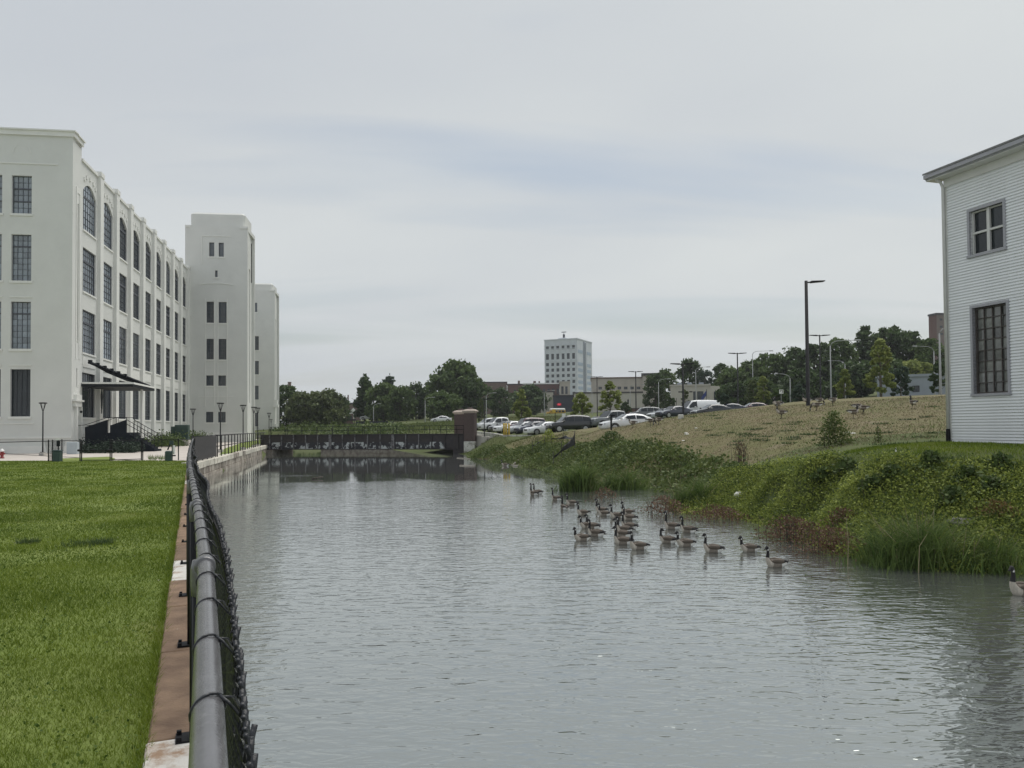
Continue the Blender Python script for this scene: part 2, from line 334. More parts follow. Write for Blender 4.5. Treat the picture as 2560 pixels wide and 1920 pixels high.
# ------------------------------------------------------------------ lawn and pavement on the left bank
def lawn_y(x): return 47.3 + (x+20)*-.17
lw = MB(); 
ysn = np.linspace(-14, 1, 120)
pts_r = [Vector((-.416*y - .262, y, 0)) for y in (-12, 0, 12, 24, 36, 43.5)]
poly = [p for p in pts_r] + [Vector((-18.6, 46.9, 0)), Vector((-33, 49.8, 0)), Vector((-75, 57, 0)), Vector((-75, -12, 0))]
lw.face(poly); tag(lw.build('lawn', M['lawn']), kind='structure')
M['paving'] = mat('pale_concrete_paving', (.50, .455, .41), .9, .07, .8, stain=(.43, .385, .345), sscale=.35, slo=.45, shi=.7, bump=.1, bscale=30)
pv = MB(); b_ = [Vector((-18.3, 43.9, -.004)), WC - WN*.7 + Vector((0, 0, -.004)), WF - WN*.7 + Vector((0, 0, -.004)), Vector((-40, 150, -.004)), Vector((-140, 150, -.004)), Vector((-140, 57, -.004)), Vector((-75, 57, -.004)), Vector((-75, 40, -.004))]
pv.face(b_); tag(pv.build('pavement', M['paving']), kind='structure')
# grass verge islands beside the walk
ga = MB()
def island(pxs, z=.03):
    ps = [gz(a, b, z) for a, b in pxs]; ga.prismz([(p.x, p.y) for p in ps], -.05, z)
island([(150, 1146), (272, 1141.5), (288, 1146), (270, 1151), (160, 1155)])
island([(196, 1101), (320, 1099), (500, 1100), (480, 1108), (410, 1110.5), (360, 1110), (330, 1121), (270, 1122), (196, 1121)])
island([(548, 1137), (560, 1122), (600, 1108), (650, 1098), (664, 1098), (666, 1106), (620, 1119), (575, 1133)])
tag(ga.build('lawn_islands', M['lawn']), kind='structure')
# ------------------------------------------------------------------ near canal wall with coping stones
cw = thing('canal_wall', 'canal wall with brown stained coping under the black chain link fence', 'wall', (0, 0, 0))
def fpt(s, n, z): p = FD*s + FN*n; return Vector((p.x, p.y, z))
def fbox(mb, s0, s1, n0, n1, z0, z1, b=.012, m=0):
    lo = [fpt(s0, n0, 0), fpt(s1, n0, 0), fpt(s1, n1, 0), fpt(s0, n1, 0)]
    li = [fpt(s0+b, n0+b, 0), fpt(s1-b, n0+b, 0), fpt(s1-b, n1-b, 0), fpt(s0+b, n1-b, 0)]
    z = lambda L, h: [Vector((p.x, p.y, h)) for p in L][::-1]
    mb.loft([z(lo, z0), z(lo, z1-b), z(li, z1)], m)
body = MB(); fbox(body, -12, 47.0, -.30, .14, -3, -.16); body.build('wall_body', M['stone'], cw)
s = -6.0; k = 0
while s < 46.6:
    ln = (5.2+6.0) if k == 0 else rnd.uniform(1.5, 2.3)
    if k == 0: ln = 11.15
    e = min(s+ln, 46.75); q = MB(); dz = rnd.uniform(-.006, .008); dn = rnd.uniform(-.01, .01)
    fbox(q, s+.006, e-.006, -.245+dn, .205+dn, -.16, .03+dz)
    q.build('coping_stone', M['coping_pale'] if k in (0, 4, 14) else M['coping'], cw); s = e; k += 1

# ------------------------------------------------------------------ chain link fence along the near wall
RZ = 1.44
rail_px = [(521.5, 1990), (521, 1920), (519, 1700), (515, 1435), (503, 1330), (492, 1256), (481.5, 1205), (475, 1168), (473.5, 1140), (476, 1120), (480, 1104), (483, 1097)]
rail = [gz(x, y, RZ) for x, y in rail_px]; rail.insert(0, rail[0] + (rail[0]-rail[2])*3)
cl = thing('chain_link_fence', 'black chain link fence with pipe rail running from the foreground along the canal', 'fence', (0, 0, 0))
def rail_at(y):
    for a, b in zip(rail, rail[1:]):
        if a.y <= y <= b.y: return a.lerp(b, (y-a.y)/(b.y-a.y))
    return rail[-1] if y > rail[-1].y else rail[0]
ss = np.concatenate([np.linspace(rail[0].y, 12, 40), np.linspace(12.5, rail[-1].y, 40)])
MB().tube([rail_at(y) for y in ss], .0255, 20).build('top_rail', M['rail_pipe'], cl, True)
def torus(mb, c, axis, r, w, n=14, k=6, sc=(1, 1)):
    axis = Vector(axis).normalized(); a = axis.cross(Vector((0, 0, 1))).normalized(); b = axis.cross(a)
    ring = []
    for i in range(n+1):
        t = 2*math.pi*i/n; ring.append(Vector(c) + (a*math.cos(t)*sc[0] + b*math.sin(t)*sc[1])*r)
    mb.tube(ring, w, k, cap=False)
post_y = [.45, 2.62, 4.72, 6.75, 8.75] + [8.75+2.08*i for i in range(1, 16)]
for y in post_y:
    p = rail_at(y); b = p - FN*.012
    q = MB(); q.tube([(b.x, b.y, .02), (b.x, b.y, RZ-.03)], .0295, 12)
    po = q.build('post', M['black_metal'], cl, True)
    c = MB(); d = (rail_at(y+.1)-rail_at(y-.1)).normalized()
    c.tube([p - d*.034, p - d*.028, p + d*.028, p + d*.034], [.030, .0345, .0345, .030], 18)
    c.lathe([(.031, RZ-.10), (.034, RZ-.06), (.034, RZ-.01), (.028, RZ+.02)], 14, 0, (b.x, b.y))
    c.build('loop_cap', M['rail_pipe'], cl, True)
    bp = MB(); T = Matrix.Translation((b.x-.035, b.y, .03)) @ Matrix.Rotation(math.atan2(FD.y, FD.x), 4, 'Z')
    bp.box(-.075, .075, -.075, .075, 0, .012, 0, T)
    for u_ in (-.055, .055):
        for v_ in (-.055, .055): bp.box(u_-.014, u_+.014, v_-.014, v_+.014, .012, .034, 0, T)
    bp.build('base_plate', M['black_metal'], cl)
# wire ties
y = rail[0].y + .2; 
while y < 30:
    p = rail_at(y); d = (rail_at(y+.1)-rail_at(y-.1)).normalized(); t = MB()
    ax = (d + Vector((0, 0, .35))*rnd.uniform(.6, 1.2) + FN*rnd.uniform(-.5, -.2)).normalized()
    torus(t, p, ax, .0295, .0028 if y < 12 else .004, 16, 6)
    t.tube([p + FN*.022 + Vector((0, 0, .018)), p + FN*.04 + d*.012 + Vector((0, 0, .012)), p + FN*.055 + d*.03 - Vector((0, 0, .02))], .0028, 6)
    if y < 12: t.tube([p + FN*.018 + Vector((0, 0, .024)) - d*.01, p + FN*.03 - d*.02 + Vector((0, 0, .016)), p + FN*.052 - d*.03 - Vector((0, 0, .012))], .0028, 6)
    t.build('wire_tie', M['black_vinyl'], cl, True); y += .36 if y < 12 else .7
# woven fabric
fab = MB(); s = rail[0].y
def fabric_pt(y, z, dn=0):
    p = rail_at(min(max(y, rail[0].y), rail[-1].y)); bul = .012*math.sin(y*2.3) + .014*math.sin(y*1.1+1)
    return Vector((p.x, p.y + 0, z)) + FN*(.044 + .03*min(1, max(0, (y-1.0)/1.6)) + bul*(z/1.4)*min(1, max(.25, (y-1)/3)) + dn)
i = 0; y = .15
while y < rail[-1].y:
    near = y < 8.5; pitch = .046 if near else .11
    dz = .05 if near else .13; pts = []; z = .08; sg = 1 if i % 2 else -1
    if near and y < 3: dz = .04
    while z < 1.462:
        pts.append(fabric_pt(y + sg*pitch*.5, z, sg*.0035)); sg = -sg; z += dz
    pts.append(fabric_pt(y, 1.468, 0)); fab.tube(pts, .0031 if near else .0045, 5 if y < 4 else 3, cap=False)
    if y < 20:                                                   # twisted knuckle ends
        a = fabric_pt(y, 1.462); up = Vector((0, 0, rnd.uniform(.018, .034)))
        fab.tube([a, a + up + FN*rnd.uniform(-.004, .012) + FD*.008], [.0052, .0046], 5)
        fab.tube([a + FD*.012 + FN*.004, a + up*.8 - FD*.008 - FN*.004], [.0046, .004], 5)
    y += pitch*.92; i += 1
tag(fab.build('wire_fabric', M['black_vinyl'], cl, True), kind='stuff')
MB().tube([fabric_pt(y_, .10, -.008) for y_ in np.linspace(.2, rail[-1].y, 60)], .004, 4).build('tension_wire', M['black_vinyl'], cl)

# ------------------------------------------------------------------ far stone wall
sw = thing('stone_wall', 'weathered stone block canal wall leading to the bridge', 'wall', tuple(WC))
L = (WF-WC).length
def wpt(s, n, z): p = WC + WD*s + WN*n; return Vector((p.x, p.y, z)) - WC
def wbox(mb, s0, s1, n0, n1, z0, z1, b=.015):
    lo = [wpt(s0, n0, 0), wpt(s1, n0, 0), wpt(s1, n1, 0), wpt(s0, n1, 0)]; li = [wpt(s0+b, n0+b, 0), wpt(s1-b, n0+b, 0), wpt(s1-b, n1-b, 0), wpt(s0+b, n1-b, 0)]
    z = lambda Ls, h: [Vector((p.x, p.y, h)) for p in Ls][::-1]
    mb.loft([z(li, z0), z(lo, z0+b), z(lo, z1-b), z(li, z1)])
for (z0, z1, l0, l1, prj) in ((-.36, .02, 1.5, 3.0, .06), (-.78, -.365, 1.1, 2.4, .0), (-1.6, -.785, 1.2, 2.6, .03)):
    s = 0
    while s < L-.3:
        e = min(s+rnd.uniform(l0, l1), L); q = MB(); d = rnd.uniform(-.03, .03)
        wbox(q, s+.008, e-.008, -.8, prj+d, z0+.004, z1-.004 + (rnd.uniform(-.01, .01) if z1 > 0 else 0))
        q.build('stone_block', M['stone_pale'] if (z1 > 0 and rnd.random() < .8) else M['stone'], sw); s = e
bk = MB(); wbox(bk, .02, L, -1.6, -.1, -2.5, -.02); bk.build('wall_core', M['stone'], sw)

# railing on it
rl = thing('canal_railing', 'black steel pipe railing on top of the far stone wall', 'railing', tuple(WC))
s = 10.0; first = True
ps = []
while s < L: ps.append(s); s += 1.95
for s in ps:
    MB().tube([wpt(s, -.22, .02), wpt(s, -.22, 1.5)], .04, 8).build('post', M['black_metal'], rl, True)
MB().tube([wpt(9.6, -.22, 1.5), wpt(L+.5, -.22, 1.5)], .038, 8).build('top_rail', M['black_metal'], rl, True)
MB().tube([wpt(9.6, -.22, .74), wpt(L+.5, -.22, .74)], .03, 8).build('mid_rail', M['black_metal'], rl, True)
# screened section at its near end
sf = thing('screen_fence', 'dark screened fence panel between the chain link fence and the railing', 'fence', tuple(WC))
M['screen'] = mat('brown_privacy_slat', (.06, .055, .055), .7, .2, 5)
for s in np.linspace(.2, 9.4, 6): MB().tube([wpt(s, -.24, .02), wpt(s, -.24, 1.56)], .04, 8).build('post', M['black_metal'], sf, True)
for z in (.12, .75, 1.5): MB().tube([wpt(.2, -.24, z), wpt(9.4, -.24, z)], .028, 6).build('rail', M['black_metal'], sf, True)
for s in np.arange(.3, 9.3, .16):
    q = MB(); wbox(q, s, s+.095, -.20, -.185, .08, 1.47, .002); q.build('slat', M['screen'], sf)

# ------------------------------------------------------------------ plate girder bridge and its brick pillars
B0 = Vector((WF.x, WF.y, 0)); B1p = at(1163, 1100, 86.0); B1 = Vector((B1p.x, B1p.y, 0))
BD = (B1-B0).normalized(); BN = Vector((BD.y, -BD.x, 0)); BL = (B1-B0).length; ba = math.atan2(BD.y, BD.x)
br = thing('girder_bridge', 'old black plate girder bridge with peeling white paint across the canal', 'bridge', (B0.x, B0.y, 0), ba)
zt = at(900, 1086.5, 88.5).z; zb = at(900, 1123, 88.5).z
M['girder_peel'] = mat('girder_peeling_paint', (.022, .021, .027), .7, .3, 2, stain=(.46, .48, .48), sscale=1.1, slo=.52, shi=.56)
g = MB(); g.box(-.8, BL+.1, 0, .03, zb, zt); g.build('web_plate', M['girder'], br)
q = MB(); q.box(0, BL-2.2, -.012, .0, zb+.04, zb+(zt-zb)*.48); q.build('peeling_paint_band', M['girder_peel'], br)
q = MB(); q.box(-.8, BL+.1, -.2, .22, zt, zt+.05); q.build('top_flange', M['girder'], br)
q = MB(); q.box(-.8, BL-.2, -.2, .22, zb-.05, zb); q.build('bottom_flange', M['girder'], br)
M['stiff_pale'] = mat('stiffener_flaking_paint', (.20, .195, .20), .7, .3, 2, stain=(.04, .035, .04), sscale=3, slo=.42, shi=.6)
nst = 15
for i in range(nst+1):
    x = .4 + i*(BL-1.2)/nst; q = MB(); wd = .16 if i in (5, 10) else .05
    q.box(x-wd, x+wd, -.14, 0, zb+.002, zt-.002); q.build('stiffener', M['stiff_pale'] if i < 13 else M['girder'], br)
q = MB(); q.box(-1.5, BL+1, .22, 4.6, zt-.35, zt-.06); q.build('deck', M['concrete'], br)
q = MB(); q.box(-.8, BL+.1, 4.6, 4.64, zb, zt-.04); q.build('rear_web_plate', M['girder'], br)
for i in range(13):
    x = .3 + i*(BL-.6)/12
    for yy in (.35, 4.4):
        q = MB(); q.tube([(x, yy, zt-.1), (x, yy, zt+.95)], .03, 6); q.build('railing_post', M['black_metal'], br)
for yy in (.35, 4.4):
    for z in (.5, .95):
        q = MB(); q.tube([(0, yy, zt+z), (BL, yy, zt+z)], .025, 6); q.build('railing_bar', M['black_metal'], br)
q = MB(); q.box(BL-1.4, BL-.2, -.1, 1.2, -2.2, zb-.06); q.build('end_bearing', M['girder'], br)
q = MB(); q.box(-.6, .9, -.3, 4.6, -2.2, zb-.06); q.build('abutment', M['stone'], br)
q = MB(); q.box(-1, BL*.62, 16.0, 16.8, -2.2, -.05); q.build('rear_abutment', M['stone'], br)
M['brick_cap'] = M['cap_stone']
for nm, px, D, ytop, ybr, yb, lab in (('brick_pillar', 1176.5, 86.0, 1019, 1103, 1128, 'front brick bridge pillar with pale stone cap and concrete foot'), ('brick_pillar', 1152.5, 91.5, 1022, 1103, 1110, 'rear brick bridge pillar with pale stone cap behind the nearer one')):
    c = at(px, yb, D); hw = 13.3*mpp(D); z0 = c.z-1.2; zbk = at(px, ybr, D).z; z1 = at(px, ytop+14, D).z; z2 = at(px, ytop, D).z
    t = thing(nm, lab, 'pillar', (c.x, c.y, z0), ba)
    q = MB(); q.cham(-hw*1.04, hw*1.04, -hw*1.04, hw*1.04, 0, zbk-z0, .05); q.build('concrete_foot', M['concrete_white'], t)
    # courses of brick: each course a thin slab with a recessed joint
    nc = 34; ch = (z1-zbk)/nc
    core = MB(); core.box(-hw+.02, hw-.02, -hw+.02, hw-.02, zbk-z0, z1-z0); core.build('mortar_core', M['cap_stone'], t)
    bk = MB()
    for i in range(nc): bk.box(-hw, hw, -hw, hw, zbk-z0+i*ch+.008, zbk-z0+(i+1)*ch-.008)
    tag(bk.build('brick_courses', M['brick'], t), kind='stuff')
    cpm = MB(); H_ = z2-z1; o_ = 1.16
    cpm.loft([[(sx*hw*r, sy*hw*r, z1-z0+h*H_) for sx, sy in ((-1, -1), (1, -1), (1, 1), (-1, 1))] for r, h in ((1.05, 0), (1.05, .12), (1.2, .2), (1.26, .3), (1.26, .42), (1.12, .5), (.95, .62), (.72, .7), (.5, .72))])
    cpm.build('cap', M['cap_stone'], t)
    k2 = MB(); k2.lathe([(hw*.6, z1-z0+.7*H_), (hw*.58, z1-z0+.8*H_), (hw*.45, z1-z0+.95*H_), (hw*.2, z1-z0+H_)], 12); k2.build('finial', M['brick'], t, True)
# ------------------------------------------------------------------ facades with real openings
def place(o, org, ang, root=None):
    o.location = Vector(org) - (root.location if root else Vector((0, 0, 0))); o.rotation_euler = (0, 0, ang); return o
def wall_mesh(mb, x0, x1, z0, z1, ops, dep, m=0, back=False):
    xs = sorted({x0, x1, *[v for o in ops for v in (o[0], o[1]) if x0 < v < x1]}); zs = sorted({z0, z1, *[v for o in ops for v in (o[2], o[3]) if z0 < v < z1]})
    for a, b in zip(xs, xs[1:]):
        run = None
        for c, d in zip(zs, zs[1:]):
            mx_, mz = (a+b)/2, (c+d)/2
            hole = any(o[0] < mx_ < o[1] and o[2] < mz < o[3] for o in ops)
            if hole:
                if run: mb.face([(a, 0, run[0]), (b, 0, run[0]), (b, 0, run[1]), (a, 0, run[1])], m); run = None
            else: run = (run[0], d) if run else (c, d)
        if run: mb.face([(a, 0, run[0]), (b, 0, run[0]), (b, 0, run[1]), (a, 0, run[1])], m)
    for o in ops:
        a, b, c, d = o[:4]
        mb.face([(a, 0, c), (a, dep, c), (a, dep, d), (a, 0, d)], m); mb.face([(b, 0, c), (b, 0, d), (b, dep, d), (b, dep, c)], m)
        mb.face([(a, 0, c), (b, 0, c), (b, dep, c), (a, dep, c)], m); mb.face([(a, 0, d), (a, dep, d), (b, dep, d), (b, 0, d)], m)
    return mb
def frame_pt(org, ang, x, y, z): return Vector(org) + Vector((x*math.cos(ang)-y*math.sin(ang), x*math.sin(ang)+y*math.cos(ang), z))
_pane = {}
def window(root, org, ang, xa, xb, za, zb, dep, cols, rows, single=True, thick=(), bar=.035, arch=0, gm=None, fr=.07, bm=None, jig=0):
    w_, h_ = xb-xa, zb-za; mb = MB(); bm = bm or M['muntin']; gm = gm or M['glass']
    mb.box(0, fr, -.05, .02, 0, h_); mb.box(w_-fr, w_, -.05, .02, 0, h_); mb.box(fr, w_-fr, -.05, .02, 0, fr); mb.box(fr, w_-fr, -.05, .02, h_-fr, h_)
    for i in range(1, cols): x = w_*i/cols; mb.box(x-bar/2, x+bar/2, -.035, .01, fr, h_-fr)
    for j in range(1, rows):
        z = h_*j/rows; t = bar*3.2 if j in thick else bar/2
        mb.box(fr, w_-fr, -.03 if j not in thick else -.05, .008, z-t, z+t)
    o = mb.build('window', bm, root); place(o, frame_pt(org, ang, xa, dep, za), ang, root)
    def pane(x0, z0, w2, h2):
        k = (round(w2, 3), round(h2, 3), gm.name)
        if k not in _pane:
            p = MB(); p.box(0, w2, 0, .012, 0, h2); q = p.build('pane', gm); _pane[k] = q.data; q.parent = o
        else:
            q = bpy.data.objects.new('pane', _pane[k]); col.objects.link(q); q.parent = o
        q.location = (x0, .022, z0)
        if jig: q.rotation_euler = (rnd.uniform(-jig, jig), 0, rnd.uniform(-jig, jig))
    if single: pane(.01, .01, w_-.02, h_-.02)
    else:
        for i in range(cols):
            for j in range(rows): pane(w_*i/cols+.004, h_*j/rows+.004, w_/cols-.008, h_/rows-.008)
    return o

# ------------------------------------------------------------------ the white factory
O = gz(178, 1132, 0); AS = R(102.5); AF = R(8.0)
fb = thing('factory_building', 'long white four storey factory building with towers beside the canal', 'building', tuple(O))
def zat(py, px, D): return at(px, py, D).z
rowsz = [(3.1, 7.15), (8.95, 12.85), (14.5, 18.5), (20.1, 24.5)]
ZP = 26.1; ZC = 27.8
bay = 5.42; t0 = 2.75; ow = 3.75; NB = 9; TE = t0 + NB*bay - .6
ops = []
for i in range(NB):
    for r, (a, b) in enumerate(rowsz): ops.append((t0+i*bay, t0+i*bay+ow, a, b, i, r))
mb = wall_mesh(MB(), 2.3, TE, 0, ZP, ops, .24); 
# arch fillers in the top row
for i in range(NB):
    xa = t0+i*bay; xb = xa+ow; z1 = rowsz[3][1]; n = 10; rise = .85
    arc = [(xa+ow*k/n, z1-rise+rise*math.sin(math.pi*k/n)**.8) for k in range(n+1)]
    for k in range(n):
        (x1, za), (x2, zb_) = arc[k], arc[k+1]
        mb.face([(x1, .004, za), (x2, .004, zb_), (x2, .004, z1+.01), (x1, .004, z1+.01)]); mb.face([(x1, .004, za), (x1, .24, za), (x2, .24, zb_), (x2, .004, zb_)])
w_ = mb.build('long_side_wall', M['plaster'], fb); place(w_, O, AS, fb)
q = MB(); q.box(2.3, TE, .02, 14, ZP-1.0, ZP-.9); q.box(2.3, TE, 12, 14, 0, ZP-.9); place(q.build('main_roof', M['concrete'], fb), O, AS, fb)
for i, o in enumerate(ops):
    lit = o[4] < 2 and o[5] in (1, 2, 3)
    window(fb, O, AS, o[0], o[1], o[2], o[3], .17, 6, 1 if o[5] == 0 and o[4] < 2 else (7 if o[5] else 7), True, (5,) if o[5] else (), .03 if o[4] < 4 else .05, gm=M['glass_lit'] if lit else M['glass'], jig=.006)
for i in range(NB+1):                                            # pilasters
    x = t0 + i*bay - (bay-ow)/2
    if i == 0: continue
    q = MB(); q.box(x-.5, x+.5, -.32, -.002, 0, ZP+.1); q.box(x-.56, x+.56, -.38, .25, ZP+.1, ZP+.55); q.box(x-.6, x+.6, -.40, -.002, 0, 1.15)
    place(q.build('pilaster', M['plaster_trim'], fb), O, AS, fb)
q = MB(); q.box(2.3, TE, -.14, .4, ZP+.002, ZP+.26); place(q.build('parapet_coping', M['plaster_trim'], fb), O, AS, fb)
for i in range(NB):
    xa = t0+i*bay
    for r, (a, b) in enumerate(rowsz):
        q = MB(); q.box(xa-.06, xa+ow+.06, -.1, .3, a-.16, a-.002); q.box(xa+.1, xa+ow-.1, -.05, -.002, a-1.3, a-.35) if r in (1,) else None
        place(q.build('window_sill', M['plaster_trim'], fb), O, AS, fb)
    q = MB()
    for k in range(5):                                            # label stops round each arch head
        an = math.pi*(.14+.18*k); cx = xa+ow/2-math.cos(an)*(ow*.47); cz = rowsz[3][1]-.35+math.sin(an)*.75+.25
        q.box(cx-.16, cx+.16, -.09, -.002, cz-.16, cz+.16)
    place(q.build('arch_ornament', M['plaster_trim'], fb), O, AS, fb)
q = MB(); q.box(2.3, TE, -.1, -.003, 1.6, 1.72); q.box(2.3, TE, -.08, -.003, 0, .45); place(q.build('plinth', M['plaster_trim'], fb), O, AS, fb)
# corner block
fo = []
for c in range(3):
    xb = -3.3-2.36*c; xa = xb-1.6
    for r, (a, b) in enumerate(((3.15, 7.2), (8.95, 13.0), (14.8, 18.8), (20.6, 23.9))): fo.append((xa, xb, a, b, c, r))
mb = wall_mesh(MB(), -26, 0, 0, ZC, fo, .35); place(mb.build('front_wall', M['plaster'], fb), O, AF, fb)
for o in fo:
    big = o[5] == 0
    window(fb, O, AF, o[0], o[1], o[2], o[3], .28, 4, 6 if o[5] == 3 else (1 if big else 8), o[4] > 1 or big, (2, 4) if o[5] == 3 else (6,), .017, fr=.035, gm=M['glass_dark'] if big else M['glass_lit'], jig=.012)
    q = MB(); q.box(o[0]-.12, o[1]+.12, -.09, .2, o[2]-.2, o[2]-.002)
    if o[5] in (1, 2): q.box(o[0]-.08, o[1]+.08, -.06, -.002, o[2]-1.45, o[2]-1.35)
    place(q.build('window_sill', M['plaster_trim'], fb), O, AF, fb)
so = [(1.30, 1.62, 9.6, 22.0), (1.2, 1.42, 5.7, 7.4), (1.2, 1.95, .25, 3.2)]
mb = wall_mesh(MB(), 0, 2.3, 0, ZC-.02, so, .3)
for a, b, c, d in so: mb.face([(a, .3, c), (b, .3, c), (b, .3, d), (a, .3, d)])
mb.face([(2.3, 0, ZP-2), (2.3, 3, ZP-2), (2.3, 3, ZC-.02), (2.3, 0, ZC-.02)])
place(mb.build('corner_side_wall', M['plaster'], fb), O, AS, fb)
q = MB(); q.box(-26, .32, -.34, .5, ZC, ZC+.12); q.box(-26, .2, -.2, .5, ZC-.4, ZC); place(q.build('front_cornice', M['plaster_trim'], fb), O, AF, fb)
q = MB(); q.box(.51, 2.5, -.3, .5, ZC, ZC+.10); q.box(.51, 2.4, -.17, .5, ZC-.4, ZC-.004); place(q.build('side_cornice', M['plaster_trim'], fb), O, AS, fb)
for x1, y0, z0, z1 in ((-1.2, -.07, 24.9, 25.02), (-.02, -.10, 1.25, 1.42), (.08, -.18, .0, .62), (-3, -.05, 2.5, 2.6)):
    q = MB(); q.box(-26, x1, y0, -.002, z0, z1); place(q.build('string_course', M['plaster_trim'], fb), O, AF, fb)
q = MB()
ac = [(-4.1+.75*math.cos(math.pi*k/10), 25.9+.75*math.sin(math.pi*k/10)) for k in range(11)]
for (x1, z1), (x2, z2) in zip(ac, ac[1:]): q.face([(x1, -.06, z1), (x2, -.06, z2), (x2*.88-4.1*.12, -.06, z2*.985+25.9*.015), (x1*.88-4.1*.12, -.06, z1*.985+25.9*.015)])
place(q.build('arch_moulding', M['plaster_trim'], fb), O, AF, fb)
q = MB(); q.box(.15, 2.28, -.34, -.002, 4.45, 4.62); q.box(.35, 2.1, -.22, -.002, 4.0, 4.45); q.box(.55, 1.9, -.26, -.002, 4.62, 5.05); q.prism([(.9, 5.05), (1.5, 5.05), (1.2, 5.6)], -.2, -.002)
q.box(.75, 1.12, -.2, -.002, 0, 4.0); q.box(2.02, 2.28, -.2, -.002, 0, 4.0); place(q.build('door_surround', M['plaster_trim'], fb), O, AS, fb)
q = MB(); q.lathe([(.02, 0), (.09, .02), (.11, .14), (.06, .22)], 10); o_ = q.build('wall_lamp', M['black_metal'], fb); place(o_, frame_pt(O, AS, 1.6, -.28, 3.45), AS, fb)
q = MB(); q.box(.9, 1.12, -.05, -.002, 8.2, 23.4); q.box(1.8, 2.02, -.05, -.002, 8.2, 23.4); q.box(1.12, 1.8, -.05, -.002, 22.9, 23.4); place(q.build('slot_surround', M['plaster_trim'], fb), O, AS, fb)
q = MB(); q.box(-25.9, -.05, .1, 2.0, ZC-.6, ZC-.5); place(q.build('corner_roof', M['concrete'], fb), O, AF, fb)

# towers
def px_x(org, ang, px):                                           # distance along a frame where it crosses picture column px
    r = ray(px, 1070); k = r.x/r.y; return (k*org.y - org.x)/(math.cos(ang) - k*math.sin(ang))
def tower(P, pxr, pxs, specs, ztop, zsh, right_len, label, low=0):
    W = px_x(P, AF, pxr)
    D = P.y
    def X(px): return px_x(P, AF, px)
    ops = [(X(a), X(b), zat(y1, a, D), zat(y0, a, D), c, r) for a, b, y0, y1, c, r in specs]
    mb = wall_mesh(MB(), low, W, 0, zsh, ops, .35); 
    place(mb.build('tower_front_wall', M['plaster'], fb), P, AF, fb)
    for o in ops:
        window(fb, P, AF, o[0], o[1], o[2], o[3], .28, o[4], o[5], True, (), .05)
        q = MB(); q.box(o[0]-.15, o[1]+.15, -.1, .2, o[2]-.2, o[2]-.002); place(q.build('window_sill', M['plaster_trim'], fb), P, AF, fb)
    Pr = frame_pt(P, AF, W, 0, 0)
    mb = wall_mesh(MB(), 0, right_len, 0, zsh, [(right_len*.35, right_len*.6, 6, zsh-6)], .3); mb.face([(right_len*.35, .3, 6), (right_len*.6, .3, 6), (right_len*.6, .3, zsh-6), (right_len*.35, .3, zsh-6)])
    place(mb.build('tower_side_wall', M['plaster'], fb), Pr, AS, fb)
    q = MB(); q.cham(.35, W-.42, .3, right_len-.4, zsh-.5, ztop, .3); q.box(low+.02, W-.02, .02, right_len, zsh-.6, zsh-.02); place(q.build('tower_crown', M['plaster'], fb), P, AF, fb)
    q = MB(); q.box(W-1.1, W+.12, -.12, .3, zsh-.35, zsh); q.box(low, low+.7, -.12, .3, zsh-.3, zsh); place(q.build('tower_shoulder', M['plaster_trim'], fb), P, AF, fb)
    q = MB(); q.box(low+.01, .3, .05, right_len, 0, zsh-.05) if low < 0 else None; q.box(low, W, right_len-.3, right_len, 0, zsh-.1); place(q.build('tower_rear_wall', M['plaster'], fb), P, AF, fb)
    return W
P2 = frame_pt(O, AS, TE, 0, 0)
D2 = P2.y
sp2 = [(515.7, 534.4, 753, 806, 4, 6), (546, 566, 753, 806, 4, 6), (515.5, 534, 846, 898, 4, 6), (546, 565.5, 846, 898, 4, 6), (515, 533.5, 938, 964, 4, 3), (545, 564.5, 938, 964, 4, 3), (514.5, 533, 1029.5, 1056, 4, 3), (545, 564, 1029.5, 1056, 4, 3), (522, 535, 604, 639.5, 1, 1), (546, 559, 604, 639.5, 1, 1), (537, 543.5, 674, 691, 1, 1)]
W2 = tower(P2, 618.5, 629, sp2, zat(527, 540, D2), zat(562, 540, D2), 6.0, '', low=-.35)
X2 = lambda px: px_x(P2, AF, px)
q = MB(); q.box(X2(503), X2(577), -.07, -.002, zat(589, 520, D2), zat(587, 520, D2)); q.box(X2(503), X2(505), -.07, -.002, zat(660, 503, D2), zat(589, 503, D2))
arc = [(X2(498 + 85*k/10), zat(711 - 3.5*math.sin(math.pi*k/10), 540, D2)) for k in range(11)]
for (x1, z1), (x2, z2) in zip(arc, arc[1:]): q.loft([[(x1, -.1, z1), (x1, -.002, z1), (x1, -.002, z1+.12), (x1, -.1, z1+.12)], [(x2, -.1, z2), (x2, -.002, z2), (x2, -.002, z2+.12), (x2, -.1, z2+.12)]])
for px in (512, 534.8, 543.5, 567): q.box(X2(px), X2(px)+.12, -.05, -.002, zat(1015, px, D2), zat(745, px, D2))
q.box(X2(495), X2(582), -.06, -.002, zat(992, 520, D2), zat(990.5, 520, D2)); q.box(-.3, W2+.1, -.14, -.002, 0, 1.5); q.box(-.3, W2+.16, -.22, -.001, 0, .7)
place(q.build('tower_moulding', M['plaster_trim'], fb), P2, AF, fb)
q = MB(); q.tube([(W2+.4, 1, zat(700, 630, D2)), (W2+.4, 1, zat(600, 630, D2))], .07, 6); place(q.build('mast', M['black_metal'], fb), P2, AF, fb)
